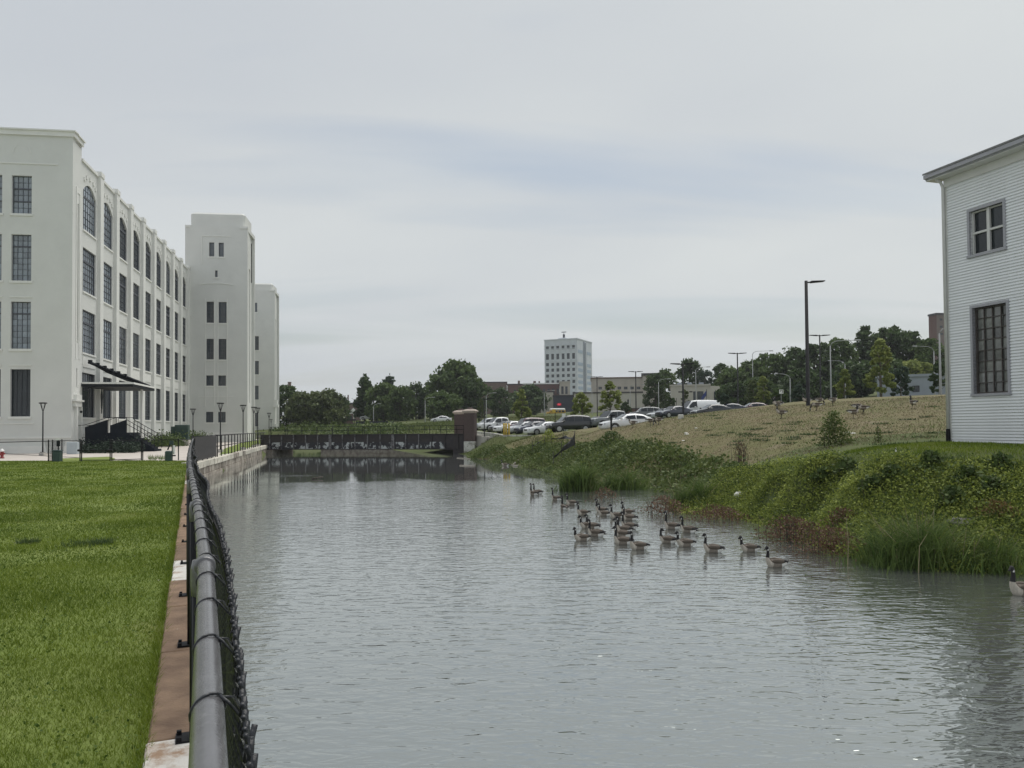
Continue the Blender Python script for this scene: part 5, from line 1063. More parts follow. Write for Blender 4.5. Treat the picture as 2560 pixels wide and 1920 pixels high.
tree(2165, 172, 817, 100, 'dark', 'dark pine on top of the wooded hill', shape='pine', n=2200, group=g2, base_frac=.1)
for a in [(1305, 122, 972, 54, 'young', 'cone shaped young tree before the dark brick row', 1062, 'cone'), (1455, 92, 982, 62, 'young', 'bright yellow green young tree behind the black car', 1082, 'egg'), (1527, 100, 952, 60, 'young', 'taller bright young tree beside the lamp pole in the car park', 1066, 'egg'), (1204, 120, 998, 26, 'olive', 'slim young tree beside the brick pillars', 1066, 'egg'),
          (1564, 150, 1006, 34, 'dark', 'small dark tree before the beige warehouse', 1044, 'egg'), (1680, 125, 994, 32, 'dark', 'round dark young tree at the left of the pavilion', 1038, 'egg'), (1713, 110, 972, 28, 'olive', 'slim olive young tree before the pavilion columns', 1040, 'egg'), (1812, 92, 982, 40, 'blue', 'dark leaning young tree right of the white van', 1036, 'egg'),
          (1884, 105, 950, 48, 'olive', 'left of the twin light green young trees', 1022, 'egg'), (1909, 100, 942, 46, 'young', 'right of the twin light green young trees', 1020, 'egg'), (1946, 95, 972, 46, 'mid', 'low bushy young tree by the white road sign', 1014, 'egg'), (1998, 92, 962, 50, 'blue', 'dark young tree left of the tallest pole', 1012, 'cone'),
          (2113, 78, 925, 58, 'young', 'small cone shaped young tree by the grey street lamp', 1004, 'cone'), (2204, 76, 846, 84, 'young', 'tallest yellow green young tree on the crest', 1003, 'cone'), (2254, 84, 915, 62, 'blue', 'dark young tree before the metal shed', 1000, 'egg'), (2350, 84, 905, 50, 'dark', 'dark young tree by the lamp at the clapboard corner', 998, 'egg')]:
    tree(*a[:5], a[5], ybase=a[6], shape=a[7], n=2200, group=g3, base_frac=.16)

# grass blades and weeds as single large meshes
def blades(P, h, wd, lean, rs=nrs, seg=1, az=None):
    n = len(P); an = rs.uniform(0, 6.283, n); s = np.stack([np.cos(an), np.sin(an), np.zeros(n)], 1); l = rs.normal(size=(n, 3))*lean; l[:, 2] = 1
    if az is not None: l[:, :2] += az
    h = np.asarray(h).reshape(-1, 1)*np.ones((n, 1)); wd = np.asarray(wd).reshape(-1, 1)*np.ones((n, 1))
    if seg == 1:
        V = np.stack([P-s*wd*.5, P+s*wd*.5, P+l*h], 1).reshape(-1, 3); return V, np.arange(n*3).reshape(-1, 3)
    m = P + l*h*.55*np.array([.55, .55, 1]); tip = P + l*h*np.array([1.5, 1.5, .9])
    V = np.stack([P-s*wd*.5, P+s*wd*.5, m+s*wd*.42, m-s*wd*.42, tip], 1).reshape(-1, 3); b = np.arange(n)[:, None]*5
    Fc = np.concatenate([b+np.array([[0, 1, 2]]), b+np.array([[0, 2, 3]]), b+np.array([[3, 2, 4]])], 1).reshape(-1, 3); return V, Fc
def inpoly(x, y, poly):
    c = np.zeros(len(x), bool); n = len(poly)
    for i in range(n):
        x1, y1 = poly[i]; x2, y2 = poly[(i+1) % n]; k = ((y1 > y) != (y2 > y)); c ^= k & (x < (x2-x1)*(y-y1)/((y2-y1) if y2 != y1 else 1e-9)+x1)
    return c
def scatter(poly, dens, rs=nrs):
    xs = [p[0] for p in poly]; ys_ = [p[1] for p in poly]; A = (max(xs)-min(xs))*(max(ys_)-min(ys_)); n = int(A*dens)
    x = rs.uniform(min(xs), max(xs), n); y = rs.uniform(min(ys_), max(ys_), n); k = inpoly(x, y, poly); return x[k], y[k]
LG = leafmat('lawn_grass_blades', (.058, .105, .004), (.20, .26, .028), (.33, .34, .12), .3, .5)
edge = lambda y: -.416*y - .275
Vs, Fs, off = [], [], 0
for y0, y1, dens, h, wd in ((2.2, 6.5, 7000, .050, .0048), (6.5, 11, 3000, .048, .007), (11, 18, 1300, .05, .011), (18, 30, 500, .052, .017), (30, 49, 200, .055, .028)):
    poly = [(edge(y0), y0), (edge(y1), y1), (-.72*y1-.6, y1), (-.72*y0-.6, y0)]; x, y = scatter(poly, dens); k = y < lawn_y(x)+.3; x, y = x[k], y[k]; n = len(x)
    hh = h*nrs.uniform(.5, 1.3, n)*(1+.35*np.sin(x*1.7+np.sin(y*1.3)*2)*np.sin(y*.9)); V, Fc = blades(np.stack([x, y, np.full(n, -.005)], 1), hh, wd*nrs.uniform(.7, 1.3, n), .55); Vs.append(V); Fs.append(Fc+off); off += len(V)
# ragged edge along the coping
y = nrs.uniform(2, 30, 9000); x = edge(y)+nrs.uniform(-.06, .02, 9000); V, Fc = blades(np.stack([x, y, np.zeros(9000)], 1), nrs.uniform(.03, .085, 9000), .006, .6); Vs.append(V); Fs.append(Fc+off); off += len(V)
gl = npmesh('lawn_grass', np.concatenate(Vs), np.concatenate(Fs), LG); tag(gl, 'short mown green grass on the lawn at the left', 'grass', kind='stuff')
x, y = scatter([(edge(2.3), 2.3), (edge(20), 20), (-.72*20, 20), (-.72*2.3, 2.3)], 260); f = np.sin(x*1.9+np.sin(y*1.2)*1.5)*np.sin(y*1.6+1); k = nrs.uniform(-1, 1, len(x)) < f-.1; x, y = x[k], y[k]
V, Q = rand_quads(np.stack([x, y, nrs.uniform(.012, .04, len(x))], 1), nrs.uniform(.012, .03, len(x)), flat=.8); tag(npmesh('lawn_clover', V, Q, leafmat('clover_leaves', (.045, .085, .012), (.12, .18, .03), (.30, .30, .2), .3, 1.5)), 'small clover and broad leaves patching the lawn', 'clover', kind='stuff')
for i, (px, py, s_, lab) in enumerate(((203, 1364, .20, 'dark green weed tuft in the middle of the lawn'), (255, 1360, .12, 'smaller dark weed tuft right of the larger one in the lawn'), (72, 1359, .10, 'faint weed tuft near the left edge of the lawn'))):
    p = gz(px, py, 0); n = 260; P = np.stack([np.clip(nrs.normal(size=n), -1.4, 1.4)*s_, np.clip(nrs.normal(size=n), -1.4, 1.4)*s_*.8, np.zeros(n)], 1); V, Fc = blades(P, nrs.uniform(.04, .13, n), .012, .6); o = npmesh('weed_tuft', V, Fc, LEAF['dark']); o.location = p; tag(o, lab, 'weed', 'weed tufts in the lawn')

W_LUSH = leafmat('lush_weed_leaves', (.16, .205, .038), (.36, .41, .092), (.40, .43, .14), .32, .8)
W_DARK = leafmat('dark_weed_leaves', (.045, .075, .022), (.12, .165, .048), None, .28, .9)
W_GRASS = leafmat('tall_bank_grass', (.055, .098, .024), (.15, .205, .055), (.36, .33, .19), .3, 1.2)
W_DRY = leafmat('dry_hill_grass', (.14, .12, .066), (.18, .155, .088), (.20, .17, .11), .25, .5)
W_RED = leafmat('red_brown_water_weed', (.095, .052, .035), (.17, .105, .065), (.13, .16, .055), .25, 1.5)
W_MID = leafmat('bank_weed_leaves', (.06, .092, .026), (.16, .195, .06), None, .3, .7)
wp = lambda L: [tuple(hit(x, y).xy) for x, y in L]
top = [(2720, 1163), (2560, 1160), (2400, 1154), (2300, 1151), (2200, 1150), (2100, 1147), (2000, 1154), (1930, 1168), (1850, 1178), (1800, 1196), (1785, 1215), (1770, 1240)]
topw = [tuple(hit(x, y).xy) for x, y in top]; sh = [(p.x, p.y) for p in SHORE]
so_ = [(a-2.2, b-1.0) for a, b in sh]
bank = topw + so_[12::-1] + [(sh[0][0]+4, sh[0][1]-2.5)]
EXC = [tuple(at(a, 1100, b).xy) for a, b in ((1380, 48.0), (1383, 50.0), (1404, 51.3), (1438, 54.2), (1444, 52.6), (1410, 49.6))]
def weeds(name, label, poly, dens, lsize, hmin, hmax, mat_, per=7, spread=.16, zoff=0, clump=None):
    x, y = scatter(poly, dens); n = len(x)
    if clump is not None:
        f = np.sin(x*clump+1.3*np.sin(y*clump*.8))*np.sin(y*clump*1.1+np.sin(x*clump*.7)*1.7); k = nrs.uniform(-1, 1, n) < f*1.2+.25; x, y = x[k], y[k]; n = len(x)
    z = land(x, y); k = (z > WZ-.06) & ~inpoly(x, y, EXC); x, y, z = x[k], y[k], z[k]; n = len(x); hh = nrs.uniform(hmin, hmax, n)*(1+.6*np.sin(x*2.1+1)*np.sin(y*1.7))
    i = np.repeat(np.arange(n), per); P = np.stack([x[i], y[i], z[i]], 1) + nrs.normal(size=(n*per, 3))*np.array([spread, spread, 0]); P[:, 2] += hh[i]*nrs.uniform(.15, 1.0, n*per)+zoff
    V, Q = rand_quads(P, lsize*nrs.uniform(.5, 1.4, n*per), flat=.3, asp=.75); o = npmesh(name, V, Q, mat_); tag(o, label, 'weeds', kind='stuff'); return o
weeds('bank_weeds', 'lush yellow green weeds covering the near right bank', bank, 330, .056, .05, .24, W_LUSH, 8, .13)
weeds('bank_dark_weeds', 'darker leafy weeds in clumps on the near right bank', bank, 60, .06, .08, .34, W_DARK, 8, .15, clump=1.1)
x, y = scatter(bank, 260); z = land(x, y); k = z > WZ-.06; x, y, z = x[k], y[k], z[k]; V, Fc = blades(np.stack([x, y, z], 1), nrs.uniform(.10, .42, len(x)), .014, .5, seg=2); tag(npmesh('bank_grass', V, Fc, W_GRASS), 'rough grass growing through the weeds on the near right bank', 'grass', kind='stuff')
# mown strip before the house
strip = wp([(2720, 1114), (2560, 1114), (2378, 1108), (2250, 1112), (2110, 1130)]) + topw[5::-1]
x, y = scatter(strip, 420); z = land(x, y); V, Fc = blades(np.stack([x, y, z], 1), nrs.uniform(.04, .10, len(x)), .016, .5); tag(npmesh('house_lawn_grass', V, Fc, LG), 'mown green grass in front of the clapboard building', 'grass', kind='stuff')
mid = wp([(1860, 1172), (1800, 1150), (1700, 1125), (1600, 1112), (1500, 1110), (1420, 1112), (1380, 1112), (1310, 1122), (1260, 1122), (1200, 1120), (1192, 1132)]) + so_[22:12:-1]
weeds('slope_weeds', 'dark green weeds on the far slope above the inlet', mid, 26, .15, .08, .34, W_MID, 8, .28)
weeds('slope_dark_weeds', 'dark weed clumps scattered along the far slope', mid, 7, .16, .15, .5, W_DARK, 9, .26, clump=.6)
V_, F_, off = [], [], 0
x, y = scatter(mid, 26); z = land(x, y); k = (z > WZ-.06) & ~inpoly(x, y, EXC); x, y, z = x[k], y[k], z[k]; V, Fc = blades(np.stack([x, y, z], 1), nrs.uniform(.15, .5, len(x)), .03, .45, seg=2); tag(npmesh('slope_grass', V, Fc, W_GRASS), 'long rough grass on the far slope', 'grass', kind='stuff')
hill = wp([(2365, 1095), (2200, 1108), (2000, 1140), (1870, 1165), (1800, 1148), (1700, 1122), (1600, 1110), (1500, 1106), (1400, 1108)]) + [tuple(at(a, b, c).xy) for a, b, c in ((1420, 1079, 69), (1500, 1072, 62), (1600, 1057, 57), (1721, 1039, 54), (1845, 1027, 52), (1960, 1018, 51), (2185, 1004, 50), (2372, 992, 51))]
x, y = scatter(hill, 70); z = land(x, y); V, Fc = blades(np.stack([x, y, z], 1), nrs.uniform(.03, .085, len(x)), .03, .9); tag(npmesh('hill_grass', V, Fc, W_DRY), 'short dry brownish grass on the hill', 'grass', kind='stuff')
x, y = scatter(hill, 9); f = np.sin(x*.55+np.sin(y*.4))*np.sin(y*.5+1); k = nrs.uniform(-1, 1, len(x)) < f; x, y = x[k], y[k]; z = land(x, y); V, Fc = blades(np.stack([x, y, z], 1), nrs.uniform(.06, .16, len(x)), .04, .7); tag(npmesh('hill_green_grass', V, Fc, W_GRASS), 'greener grass patches on the dry hill', 'grass', kind='stuff')
slope2 = wp([(1420, 1082), (1340, 1091), (1260, 1094), (1215, 1104), (1200, 1120), (1300, 1122), (1400, 1110)])
x, y = scatter(slope2, 60); z = land(x, y); V, Fc = blades(np.stack([x, y, z], 1), nrs.uniform(.08, .25, len(x)), .04, .5); tag(npmesh('pillar_slope_grass', V, Fc, leafmat('slope_turf', (.07, .09, .03), (.16, .17, .06), None, .3, .4)), 'grass on the slope between the pillars and the silt fence', 'grass', kind='stuff')

# single plants and clumps
def clump(name, label, px, py, zb, wpx, h, n, mat_, leaf=.06, kind='leaf', group='plants along the bank', stems=0, lean=.42, depth=.7):
    p = gz(px, py, zb) if zb is not None else hit(px, py); wd = wpx*mpp(p.y)/2; t = thing(name, label, 'plant', tuple(p), 0, group)
    if kind == 'leaf':
        P = nrs.normal(size=(n, 3))*np.array([wd*.45, wd*.45*depth, 0]); P[:, 2] = h*nrs.uniform(.05, 1, n)*np.exp(-(P[:, 0]/wd)**2*1.2); V, Q = rand_quads(P, leaf*nrs.uniform(.5, 1.4, n), asp=.7); npmesh('leaves', V, Q, mat_, t)
    else:
        P = nrs.normal(size=(n, 3))*np.array([wd*.42, wd*.42*depth, 0]); P[:, 2] = -.05; V, Fc = blades(P, h*nrs.uniform(.25, 1.15, n)*np.exp(-(P[:, 0]/wd)**2*.8)*(1+.3*np.sin(P[:, 0]*7)), leaf*nrs.uniform(.6, 1.3, n), lean, seg=2); npmesh('blades', V, Fc, mat_, t)
    q = MB()
    for k in range(max(3, stems)):
        x0, y0 = nrs.normal(size=2)*wd*.4; q.tube([(x0, y0*.6, -.25), (x0+nrs.normal()*.04, y0*.6, h*.5), (x0+nrs.normal()*h*.22-.1*h*(stems > 5), y0*.6, h*nrs.uniform(.7, 1.15))], [.006+h*.004, .005+h*.002, .003], 4)
    q.build('stems', M['straw'] if kind != 'leaf' else M['bark'], t)
M['straw'] = mat('dry_straw_stem', (.30, .25, .15), .9, .2, 8)
clump('tall_grass', 'large clump of tall dark grass leaning over the water', 2285, 1412, WZ, 280, 1.05, 2600, W_GRASS, .02, 'blade', stems=26)
clump('tall_grass', 'tall grass along the water at the right edge', 2470, 1424, WZ, 220, .75, 1700, W_GRASS, .018, 'blade', stems=6)
clump('tall_grass', 'dark grass clump on the small point left of the lush bank', 1745, 1272, WZ, 130, 1.1, 1500, W_GRASS, .028, 'blade', stems=10)
clump('tall_grass', 'dark reed clump at the water edge behind the geese', 1450, 1226, WZ+.0, 110, 1.3, 1300, W_GRASS, .04, 'blade', stems=4)
clump('tall_grass', 'low reeds along the inlet behind the flock', 1560, 1222, WZ, 150, 1.0, 1100, W_GRASS, .035, 'blade', stems=4)
clump('water_weed', 'red brown water weed standing off the lush bank', 1985, 1352, WZ, 165, .62, 1500, W_RED, .06, stems=44, depth=1.3)
clump('water_weed', 'red brown weed at the foot of the tall grass clump', 2080, 1384, WZ, 165, .62, 1500, W_RED, .055, stems=24, depth=1.2)
clump('water_weed', 'brown water weed at the tip of the small point', 1662, 1284, WZ, 125, .6, 1100, W_RED, .06, stems=20, depth=1.4)
clump('water_weed', 'brown weeds fringing the right side of the small point', 1800, 1298, WZ, 150, .42, 1100, W_RED, .06, stems=20, depth=1.2)
clump('water_weed', 'small patch of dead brown stems out in the water', 1512, 1250, WZ, 80, .5, 520, W_RED, .055, stems=26, depth=1.4)
clump('water_weed', 'reddish dock patch at the back of the tall grass clump', 2110, 1312, None, 90, .4, 600, W_RED, .06, depth=1.0)
clump('water_weed', 'dry orange weed patch on the right bank', 2490, 1290, None, 100, .35, 700, leafmat('dry_orange_weed', (.13, .085, .03), (.20, .14, .06), None, .3, 1), .05, depth=1.0)
clump('bush', 'leafy green bush at the lower edge of the dry hill', 2085, 1115, None, 90, 1.35, 1500, W_MID, .09)
clump('bush', 'bare reddish bush at the edge of the weeds', 1853, 1158, None, 46, .95, 420, W_RED, .05, stems=26)
clump('bush', 'small green sprout on the dry hill near the clapboard building', 2196, 1106, None, 22, .6, 160, W_MID, .07)
clump('bush', 'bright green bush behind the silt fence strips', 1372, 1108, None, 44, 1.2, 700, W_LUSH, .12)
clump('bush', 'dark green weed clump high on the far slope', 1530, 1112, None, 80, .9, 900, W_DARK, .12)
clump('bush', 'green bush growing at the foot of the front brick pillar', 1180, 1124, None, 20, 1.6, 400, W_DARK, .15)
for i in range(9):                                             # broad leaved docks and burdocks on the bank
    px, py = ((2120, 1182), (2230, 1205), (2330, 1172), (2420, 1210), (2500, 1180), (2180, 1235), (2480, 1235), (2060, 1205), (2380, 1265))[i]
    clump('broad_leaf_weed', ('dark broad leaved weed, ' + ('upper left', 'upper middle', 'top middle', 'middle right', 'top right', 'middle left', 'right', 'far left', 'lower right')[i] + ' on the lush bank'), px, py, None, 70, .42, 300, W_DARK, .13)
# planting bed along the factory
bd = weeds('planting_bed', 'dark green low shrubs along the foot of the factory wall', [tuple(frame_pt(O, AS, a, b, 0).xy) for a, b in ((18, -1.2), (46, -1.2), (46, -4.2), (18, -4.8))], 9, .22, .5, 1.35, W_DARK, 14, .35, zoff=.1)
hb = weeds('stair_hedge', 'clipped shrubs below the entrance stair, shade put into their dark leaf colour', [tuple(at(a, 1100, b).xy) for a, b in ((198, 67.5), (352, 67.5), (340, 64.2), (196, 64.2))], 22, .16, .35, 1.0, LEAF['hedge'], 14, .25, zoff=.1)
# verge of the walk
x, y = scatter([tuple(gz(a, b, 0).xy) for a, b in ((370, 1150), (412, 1150), (412, 1145), (370, 1145))], 60); V, Fc = blades(np.stack([x, y, np.zeros(len(x))], 1), nrs.uniform(.1, .35, len(x)), .02, .3); tag(npmesh('verge_weeds', V, Fc, W_GRASS), 'sparse weeds along the lawn edge by the walk', 'weeds', kind='stuff')
# the grassy slope beyond the bridge and field beyond the car park
fld = [tuple(at(a, b, c).xy) for a, b, c in ((990, 1078, 122), (1165, 1078, 118), (1170, 1050, 165), (1000, 1055, 165))]
x, y = scatter(fld, 7); z = land(x, y); V, Fc = blades(np.stack([x, y, z], 1), nrs.uniform(.15, .5, len(x)), .14, .5); tag(npmesh('far_slope_grass', V, Fc, leafmat('far_slope_grass', (.065, .095, .025), (.14, .17, .05), None, .3, .2)), 'rough grass on the slope beyond the bridge', 'grass', kind='stuff')
fld = [tuple(at(a, b, c).xy) for a, b, c in ((1270, 1062, 125), (1470, 1062, 125), (1460, 1040, 210), (1260, 1044, 200))]
x, y = scatter(fld, 4); z = land(x, y); V, Fc = blades(np.stack([x, y, z], 1), nrs.uniform(.1, .3, len(x)), .15, .5); tag(npmesh('meadow_grass', V, Fc, leafmat('meadow_grass', (.08, .10, .035), (.16, .17, .065), None, .3, .2)), 'grass field behind the parked cars', 'grass', kind='stuff')

x0 = [tuple(at(a, 1075, b).xy) for a, b in ((690, 128), (1010, 122), (1000, 150), (690, 165))]
weeds('far_bank_shrubs', 'rough dark shrubs and weeds behind the bridge', x0, .55, .5, .3, 1.3, W_DARK, 16, .9, clump=.12)
# ------------------------------------------------------------------ geese
GM = [mat('goose_'+k, c, .75, .25, 22, bump=.15, bscale=60) for k, c in (('brown', (.10, .08, .062)), ('flank', (.20, .172, .142)), ('breast', (.42, .38, .325)), ('white', (.72, .71, .68)), ('black', (.012, .011, .012)), ('leg', (.03, .028, .026)))]
def catmull(P, k=3):
    P = np.array(P, float); out = []
    for i in range(len(P)-1):
        p0, p1, p2, p3 = P[max(i-1, 0)], P[i], P[i+1], P[min(i+2, len(P)-1)]
        for j in range(k):
            t = j/k; out.append(.5*((2*p1)+(-p0+p2)*t+(2*p0-5*p1+4*p2-p3)*t*t+(-p0+3*p1-3*p2+p3)*t**3))
    out.append(P[-1]); return np.array(out)
POSE = {'up': [(.315, .23, .058, .06), (.305, .33, .040, .042), (.302, .43, .034, .036), (.325, .478, .037, .041), (.368, .488, .036, .038), (.415, .474, .021, .020), (.475, .458, .011, .007)],
        'tall': [(.315, .24, .055, .058), (.310, .36, .038, .040), (.305, .49, .033, .035), (.325, .545, .037, .041), (.368, .553, .036, .038), (.415, .54, .021, .020), (.475, .526, .011, .007)],
        'low': [(.33, .21, .058, .06), (.35, .29, .042, .042), (.345, .36, .036, .037), (.37, .405, .037, .041), (.412, .412, .036, .038), (.46, .40, .021, .020), (.515, .385, .011, .007)],
        'graze': [(.36, .09, .06, .06), (.43, .0, .042, .042), (.475, -.11, .036, .036), (.49, -.20, .037, .04), (.50, -.25, .035, .036), (.505, -.30, .021, .02), (.51, -.345, .011, .007)]}
def goose_mesh(pose, stand=False, turn=0.0, fat=1.0):
    body = [(-.50, .135, .03, .006), (-.42, .13, .055, .018), (-.34, .115, .085, .05), (-.25, .10, .118, .085), (-.12, .088, .152, .115), (.04, .084, .166, .125), (.17, .10, .150, .122), (.255, .145, .112, .10)] + POSE[pose]
    body = body[:8] + [(a, b, c*1.28, d*1.28) for a, b, c, d in body[8:]]; S = catmull(body, 3); n = 14; nb_ = 8*3; rings = []; N_ = len(S)
    for i in range(N_):
        a, b = S[max(i-1, 0)], S[min(i+1, N_-1)]; t = Vector((b[0]-a[0], 0, b[1]-a[1])).normalized(); nn = Vector((-t.z, 0, t.x))
        c = Vector((S[i][0], 0, S[i][1])); f = fat if i < 21 else 1
        ring = [c + Vector((0, 1, 0))*math.cos(2*math.pi*k/n)*S[i][2]*f + nn*math.sin(2*math.pi*k/n)*S[i][3] for k in range(n)]
        if turn and i > nb_+2:
            w_ = min(1, (i-nb_-2)/8); piv = Vector((S[nb_+6][0], 0, 0)); M_ = Matrix.Rotation(turn*w_, 4, 'Z'); ring = [M_ @ (p-piv) + piv for p in ring]
        rings.append(ring)
    q = MB(); q.loft(rings, 0); mi = []
    head0 = N_-1-4*3-1
    for i in range(N_-1):
        for k in range(n):
            sn = math.sin(2*math.pi*(k+.5)/n)
            if i >= nb_+1:
                m_ = 4
                if head0+1 <= i <= head0+3 and -.8 < sn < .05: m_ = 3
            elif i >= nb_-1: m_ = 2 if sn < .3 else 4
            elif i >= 18: m_ = 2 if sn < .55 else 0
            elif i <= 3: m_ = 4
            elif i <= 10: m_ = 3 if sn < .35 else (4 if i < 5 else 0)
            else: m_ = 1 if sn < .4 else 0
            mi.append(m_)
    mi += [4, 4]; q.m = mi
    for sg in (-1, 1):                                            # folded wings
        W_ = catmull([(.19, .165, .02, .02), (.12, .168, .05, .05), (-.02, .166, .055, .062), (-.18, .16, .045, .052), (-.32, .155, .03, .03), (-.46, .155, .012, .01)], 2); rr = []
        for j, s_ in enumerate(W_):
            yo = sg*(.128*fat if j < 7 else .128*fat-.014*(j-6)); rr.append([Vector((s_[0], yo+math.cos(2*math.pi*k/8)*s_[2], s_[1]+.015+math.sin(2*math.pi*k/8)*s_[3])) for k in range(8)])
        k0 = len(q.f); q.loft(rr, 0); nr = len(W_)
        for j in range(nr-1):
            if j >= nr-4:
                for k in range(8): q.m[k0+j*8+k] = 4
    if stand:
        for sg in (-1, 1):
            x0 = sg*.04; k0 = len(q.f); q.tube([(x0, sg*.07, .05), (x0-.01, sg*.07, -.10), (x0+.015, sg*.07, -.27)], [.045, .016, .011], 7, 5)
            q.tube([(x0+.01, sg*.07, -.265), (x0+.09, sg*.07, -.275)], [.014, .03], 6, 5)
    return q
_g = {}
def goose(px, py, z, face, label, group, pose='up', stand=False, turn=0, sc_=1.0, fat=1.0, p=None):
    k = (pose, stand, round(turn, 1), fat)
    p = p or gz(px, py, z)
    if k not in _g:
        o = goose_mesh(pose, stand, turn, fat).build('goose', GM, None, True); _g[k] = o.data
    else: o = bpy.data.objects.new('goose', _g[k]); col.objects.link(o)
    o.location = (p.x, p.y, z+(.28*sc_ if stand else -.035*sc_)); o.rotation_euler = (0, 0, R(face)); o.scale = (sc_*.70, sc_*.88, sc_*1.1) if not stand else (sc_*.85, sc_*.9, sc_)
    tag(o, label, 'goose', group)
flock = [(1335, 1238, 135, 'tall', 0), (1344, 1235, 160, 'up', 0), (1391, 1251, 150, 'tall', 0), (1411, 1274, 120, 'tall', 0), (1430, 1263, 165, 'up', 0), (1458, 1288, 200, 'up', .3), (1504, 1281, 170, 'tall', 0), (1511, 1290, 172, 'up', 0), (1543, 1296, 190, 'up', 0), (1569, 1287, 195, 'up', .2), (1574, 1301, 175, 'up', 0), (1573, 1323, 165, 'tall', 0), (1561, 1331, 160, 'up', 0), (1556, 1343, 165, 'tall', 0), (1558, 1361, 165, 'up', 0), (1597, 1374, 195, 'up', .3), (1490, 1341, 150, 'up', 0), (1481, 1322, 150, 'up', .4), (1469, 1321, 185, 'low', 0), (1455, 1352, 195, 'low', .3),
         (1681, 1323, 170, 'tall', 0), (1721.5, 1332, 150, 'up', 0), (1670.5, 1358, 165, 'low', -2.4), (1714, 1366, 180, 'low', .2), (1783, 1381, 165, 'up', .4), (1874.5, 1379, 190, 'low', .2), (1939.6, 1417, 190, 'up', .3)]
ORD = ['first', 'second', 'third', 'fourth', 'fifth', 'sixth', 'seventh', 'eighth', 'ninth', 'tenth', 'eleventh', 'twelfth', 'thirteenth', 'fourteenth', 'fifteenth', 'sixteenth', 'seventeenth', 'eighteenth', 'nineteenth', 'twentieth', 'twenty-first', 'twenty-second', 'twenty-third', 'twenty-fourth', 'twenty-fifth', 'twenty-sixth', 'twenty-seventh']
for i, (px, py, fc, po, tu) in enumerate(sorted(flock)):
    goose(px, py, WZ, fc+rnd.uniform(-16, 12), 'goose swimming in the flock on the canal, %s counted from the left' % ORD[i], 'geese swimming on the canal', po, False, tu, .80*rnd.uniform(.95, 1.05))
goose(2560, 1487, WZ, 185, 'goose cut off by the right edge of the picture, black neck up', 'geese swimming on the canal', 'up', False, .2, .9)
goose(1263, 1165, WZ, 180, 'distant goose swimming by the drift wood near the pillars', 'geese swimming on the canal', 'low', False, 0, 1.0)
for px, py, fc, po, tu, lab in [(1954, 1046, 175, 'tall', 0, 'goose standing on the dry hill facing left with its neck up'), (2042, 1027, 178, 'graze', 0, 'goose grazing on the hill below the black double lamp'), (2048, 1014, 15, 'graze', 0, 'goose standing tail on behind the grazing one'), (1943, 1024, 195, 'up', 0, 'goose at the crest below the white road sign'), (1948, 1022, 150, 'tall', 0, 'second goose at the crest below the white road sign'), (2018, 1014, 180, 'up', 0, 'goose on the crest at the foot of the tallest pole'), (2133, 1046, 5, 'up', 0, 'goose walking right on the hill, lowest of three'), (2143, 1031, 8, 'graze', 0, 'upper goose of the three on the hill, head lowered'), (2158, 1035, 175, 'graze', 0, 'pale grazing goose, right one of the three on the hill'), (2082, 1014, 20, 'low', 0, 'goose resting by the white lamp pole on the crest'), (2284, 1022, 95, 'up', 0, 'goose standing alone on the hill near the clapboard corner'), (1626, 1064, 350, 'graze', 0, 'goose grazing on the crest before the long white sedan'), (1647, 1062, 190, 'graze', 0, 'goose grazing on the crest right of its neighbour'), (1582, 1069, 200, 'low', 0, 'goose seen against the door of the long white sedan')]:
    p = hit(px, py); goose(px, py, p.z, fc, lab, 'geese on the dry hill', po, True, tu, .92, p=p)

# ------------------------------------------------------------------ drift wood, litter, stones
M['drift'] = mat('bleached_drift_wood', (.34, .31, .27), .9, .25, 6); M['rock'] = mat('bank_rock', (.20, .19, .175), .9, .2, 4, bump=.5, bscale=10); M['litter'] = mat('white_litter', (.75, .74, .70), .6, .08, 6)
def branch(pts, r, label, m=None):
    P = [gz(x, y, WZ+z) for x, y, z in pts]; t = thing('drift_branch', label, 'branch', tuple(P[0])); MB().tube([p-P[0] for p in P], r, 6).build('wood', m or M['drift'], t, True)
branch([(1262, 1160, .0), (1285, 1148, .25), (1305, 1141, .5)], [.05, .08, .06], 'bleached branch leaning out of the water near the pillars')
branch([(1280, 1163, .0), (1296, 1150, .3), (1310, 1140, .45)], [.06, .07, .05], 'second bleached branch crossing the first near the pillars')
branch([(1283, 1164.5, .03), (1306, 1164, .05)], [.07, .06], 'pale log floating below the bleached branches')
branch([(1629, 1209, .25), (1643, 1221, .0)], [.02, .03], 'thin broken stick leaning in the inlet')
branch([(1642, 1220.5, .02), (1680, 1220, .02), (1700, 1219.5, .02)], [.03, .035, .03], 'pale floating stick in the inlet')
branch([(1150, 1164, .02), (1185, 1165, .02)], [.06, .05], 'pale floating log left of the branches')
branch([(780, 1197, .04), (806, 1192.5, .10)], [.05, .05], 'dark log floating in the open water left of the middle', M['bark'])
branch([(1143, 1145, .02), (1175, 1147, .03)], [.05, .05], 'pale driftwood under the bridge end')
def lump(px, py, s_, label, m, cat, p=None, name='stone'):
    p = p or hit(px, py); o = bmesh.new(); bmesh.ops.create_icosphere(o, subdivisions=2, radius=1)
    for v in o.verts: v.co *= 1+rnd.uniform(-.18, .18)
    me = bpy.data.meshes.new(name); o.to_mesh(me); o.free(); me.materials.append(m); ob = bpy.data.objects.new(name, me); col.objects.link(ob); ob.scale = s_; ob.location = p + Vector((0, 0, s_[2]*.4)); tag(ob, label, cat)
lump(1845, 1247, (.15, .13, .16), 'pale round lump of litter at the foot of the lush bank', M['litter'], 'litter', None, 'litter')
lump(2405, 1312, (.30, .2, .10), 'grey rock among the weeds on the right bank', M['rock'], 'rock')
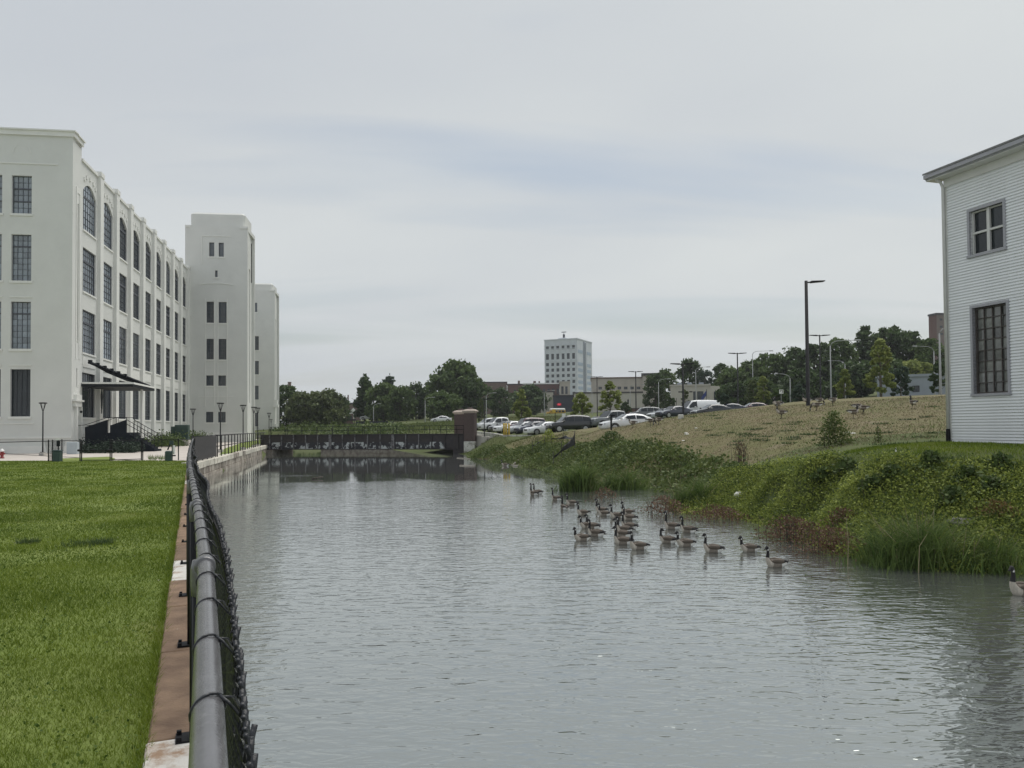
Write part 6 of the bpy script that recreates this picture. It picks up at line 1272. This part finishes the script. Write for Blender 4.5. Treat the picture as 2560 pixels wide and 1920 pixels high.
lump(2240, 1136, (.025, .025, .13), 'small white marker in the mown grass', M['litter'], 'marker', None, 'marker')
lump(2485, 1392, (.09, .06, .03), 'pale litter at the water edge on the right', M['litter'], 'litter', None, 'litter')
for i, (px, py, w_, lab) in enumerate(((1716, 1083, .13, 'upper scrap of white paper on the dry hill'), (1717, 1086.5, .15, 'lower scrap of white paper on the dry hill'), (1741, 1071, .10, 'scrap of white paper higher on the dry hill'), (1708, 1103, .08, 'white speck of litter above the slope weeds'), (2119, 1082, .14, 'left strip of white litter above the leafy bush'), (2133, 1084, .11, 'right strip of white litter above the leafy bush'), (1381, 1170.5, .16, 'white float in the water below the silt fence'), (1458, 1164, .3, 'flat pale litter on the far shore'))):
    p = hit(px, py) if py < 1160 else gz(px, py, WZ+.02); lump(px, py, (w_, w_*.6, .03), lab, M['litter'], 'litter', p, 'litter')
Vs, Fs, off = [], [], 0
for i in range(44):                                               # dark weed tufts and goose-scratched hollows on the hill
    px, py = rnd.uniform(1620, 2340), rnd.uniform(1050, 1115)
    if i < 14: px, py = ((1788, 1040), (1800, 1047), (1735, 1043), (1783, 1089), (1801, 1090), (1863, 1089), (1872, 1092), (1921, 1093), (1893, 1088), (1893, 1101), (1988, 1100), (1915, 1103), (2332, 1018), (2318, 1044))[i]
    p = hit(px, py); n = 60; P = nrs.normal(size=(n, 3))*np.array([.30, .10, 0]); V, Fc = blades(P, nrs.uniform(.05, .13, n), .05, .6); Vs.append(V+np.array(p)); Fs.append(Fc+off); off += len(V)
tag(npmesh('hill_weed_tufts', np.concatenate(Vs), np.concatenate(Fs), LEAF['dark']), 'dark weed tufts scattered over the dry hill', 'weeds', kind='stuff')
# floating stems and patches of weed near the far shore
# ------------------------------------------------------------------ thin summer haze
hm = bpy.data.materials.new('haze_air'); hm.use_nodes = True; ht = hm.node_tree; ht.nodes.clear()
ho = ht.nodes.new('ShaderNodeOutputMaterial'); hv = ht.nodes.new('ShaderNodeVolumePrincipled'); ht.links.new(hv.outputs[0], ho.inputs['Volume'])
hv.inputs['Color'].default_value = (.93, .96, 1.0, 1); hv.inputs['Density'].default_value = .00020; hv.inputs['Anisotropy'].default_value = .2
q = MB(); q.box(-9500, 9500, -60, 6500, -8, 95); tag(q.build('haze', hm), 'thin pale summer haze over the town', 'haze', kind='stuff')
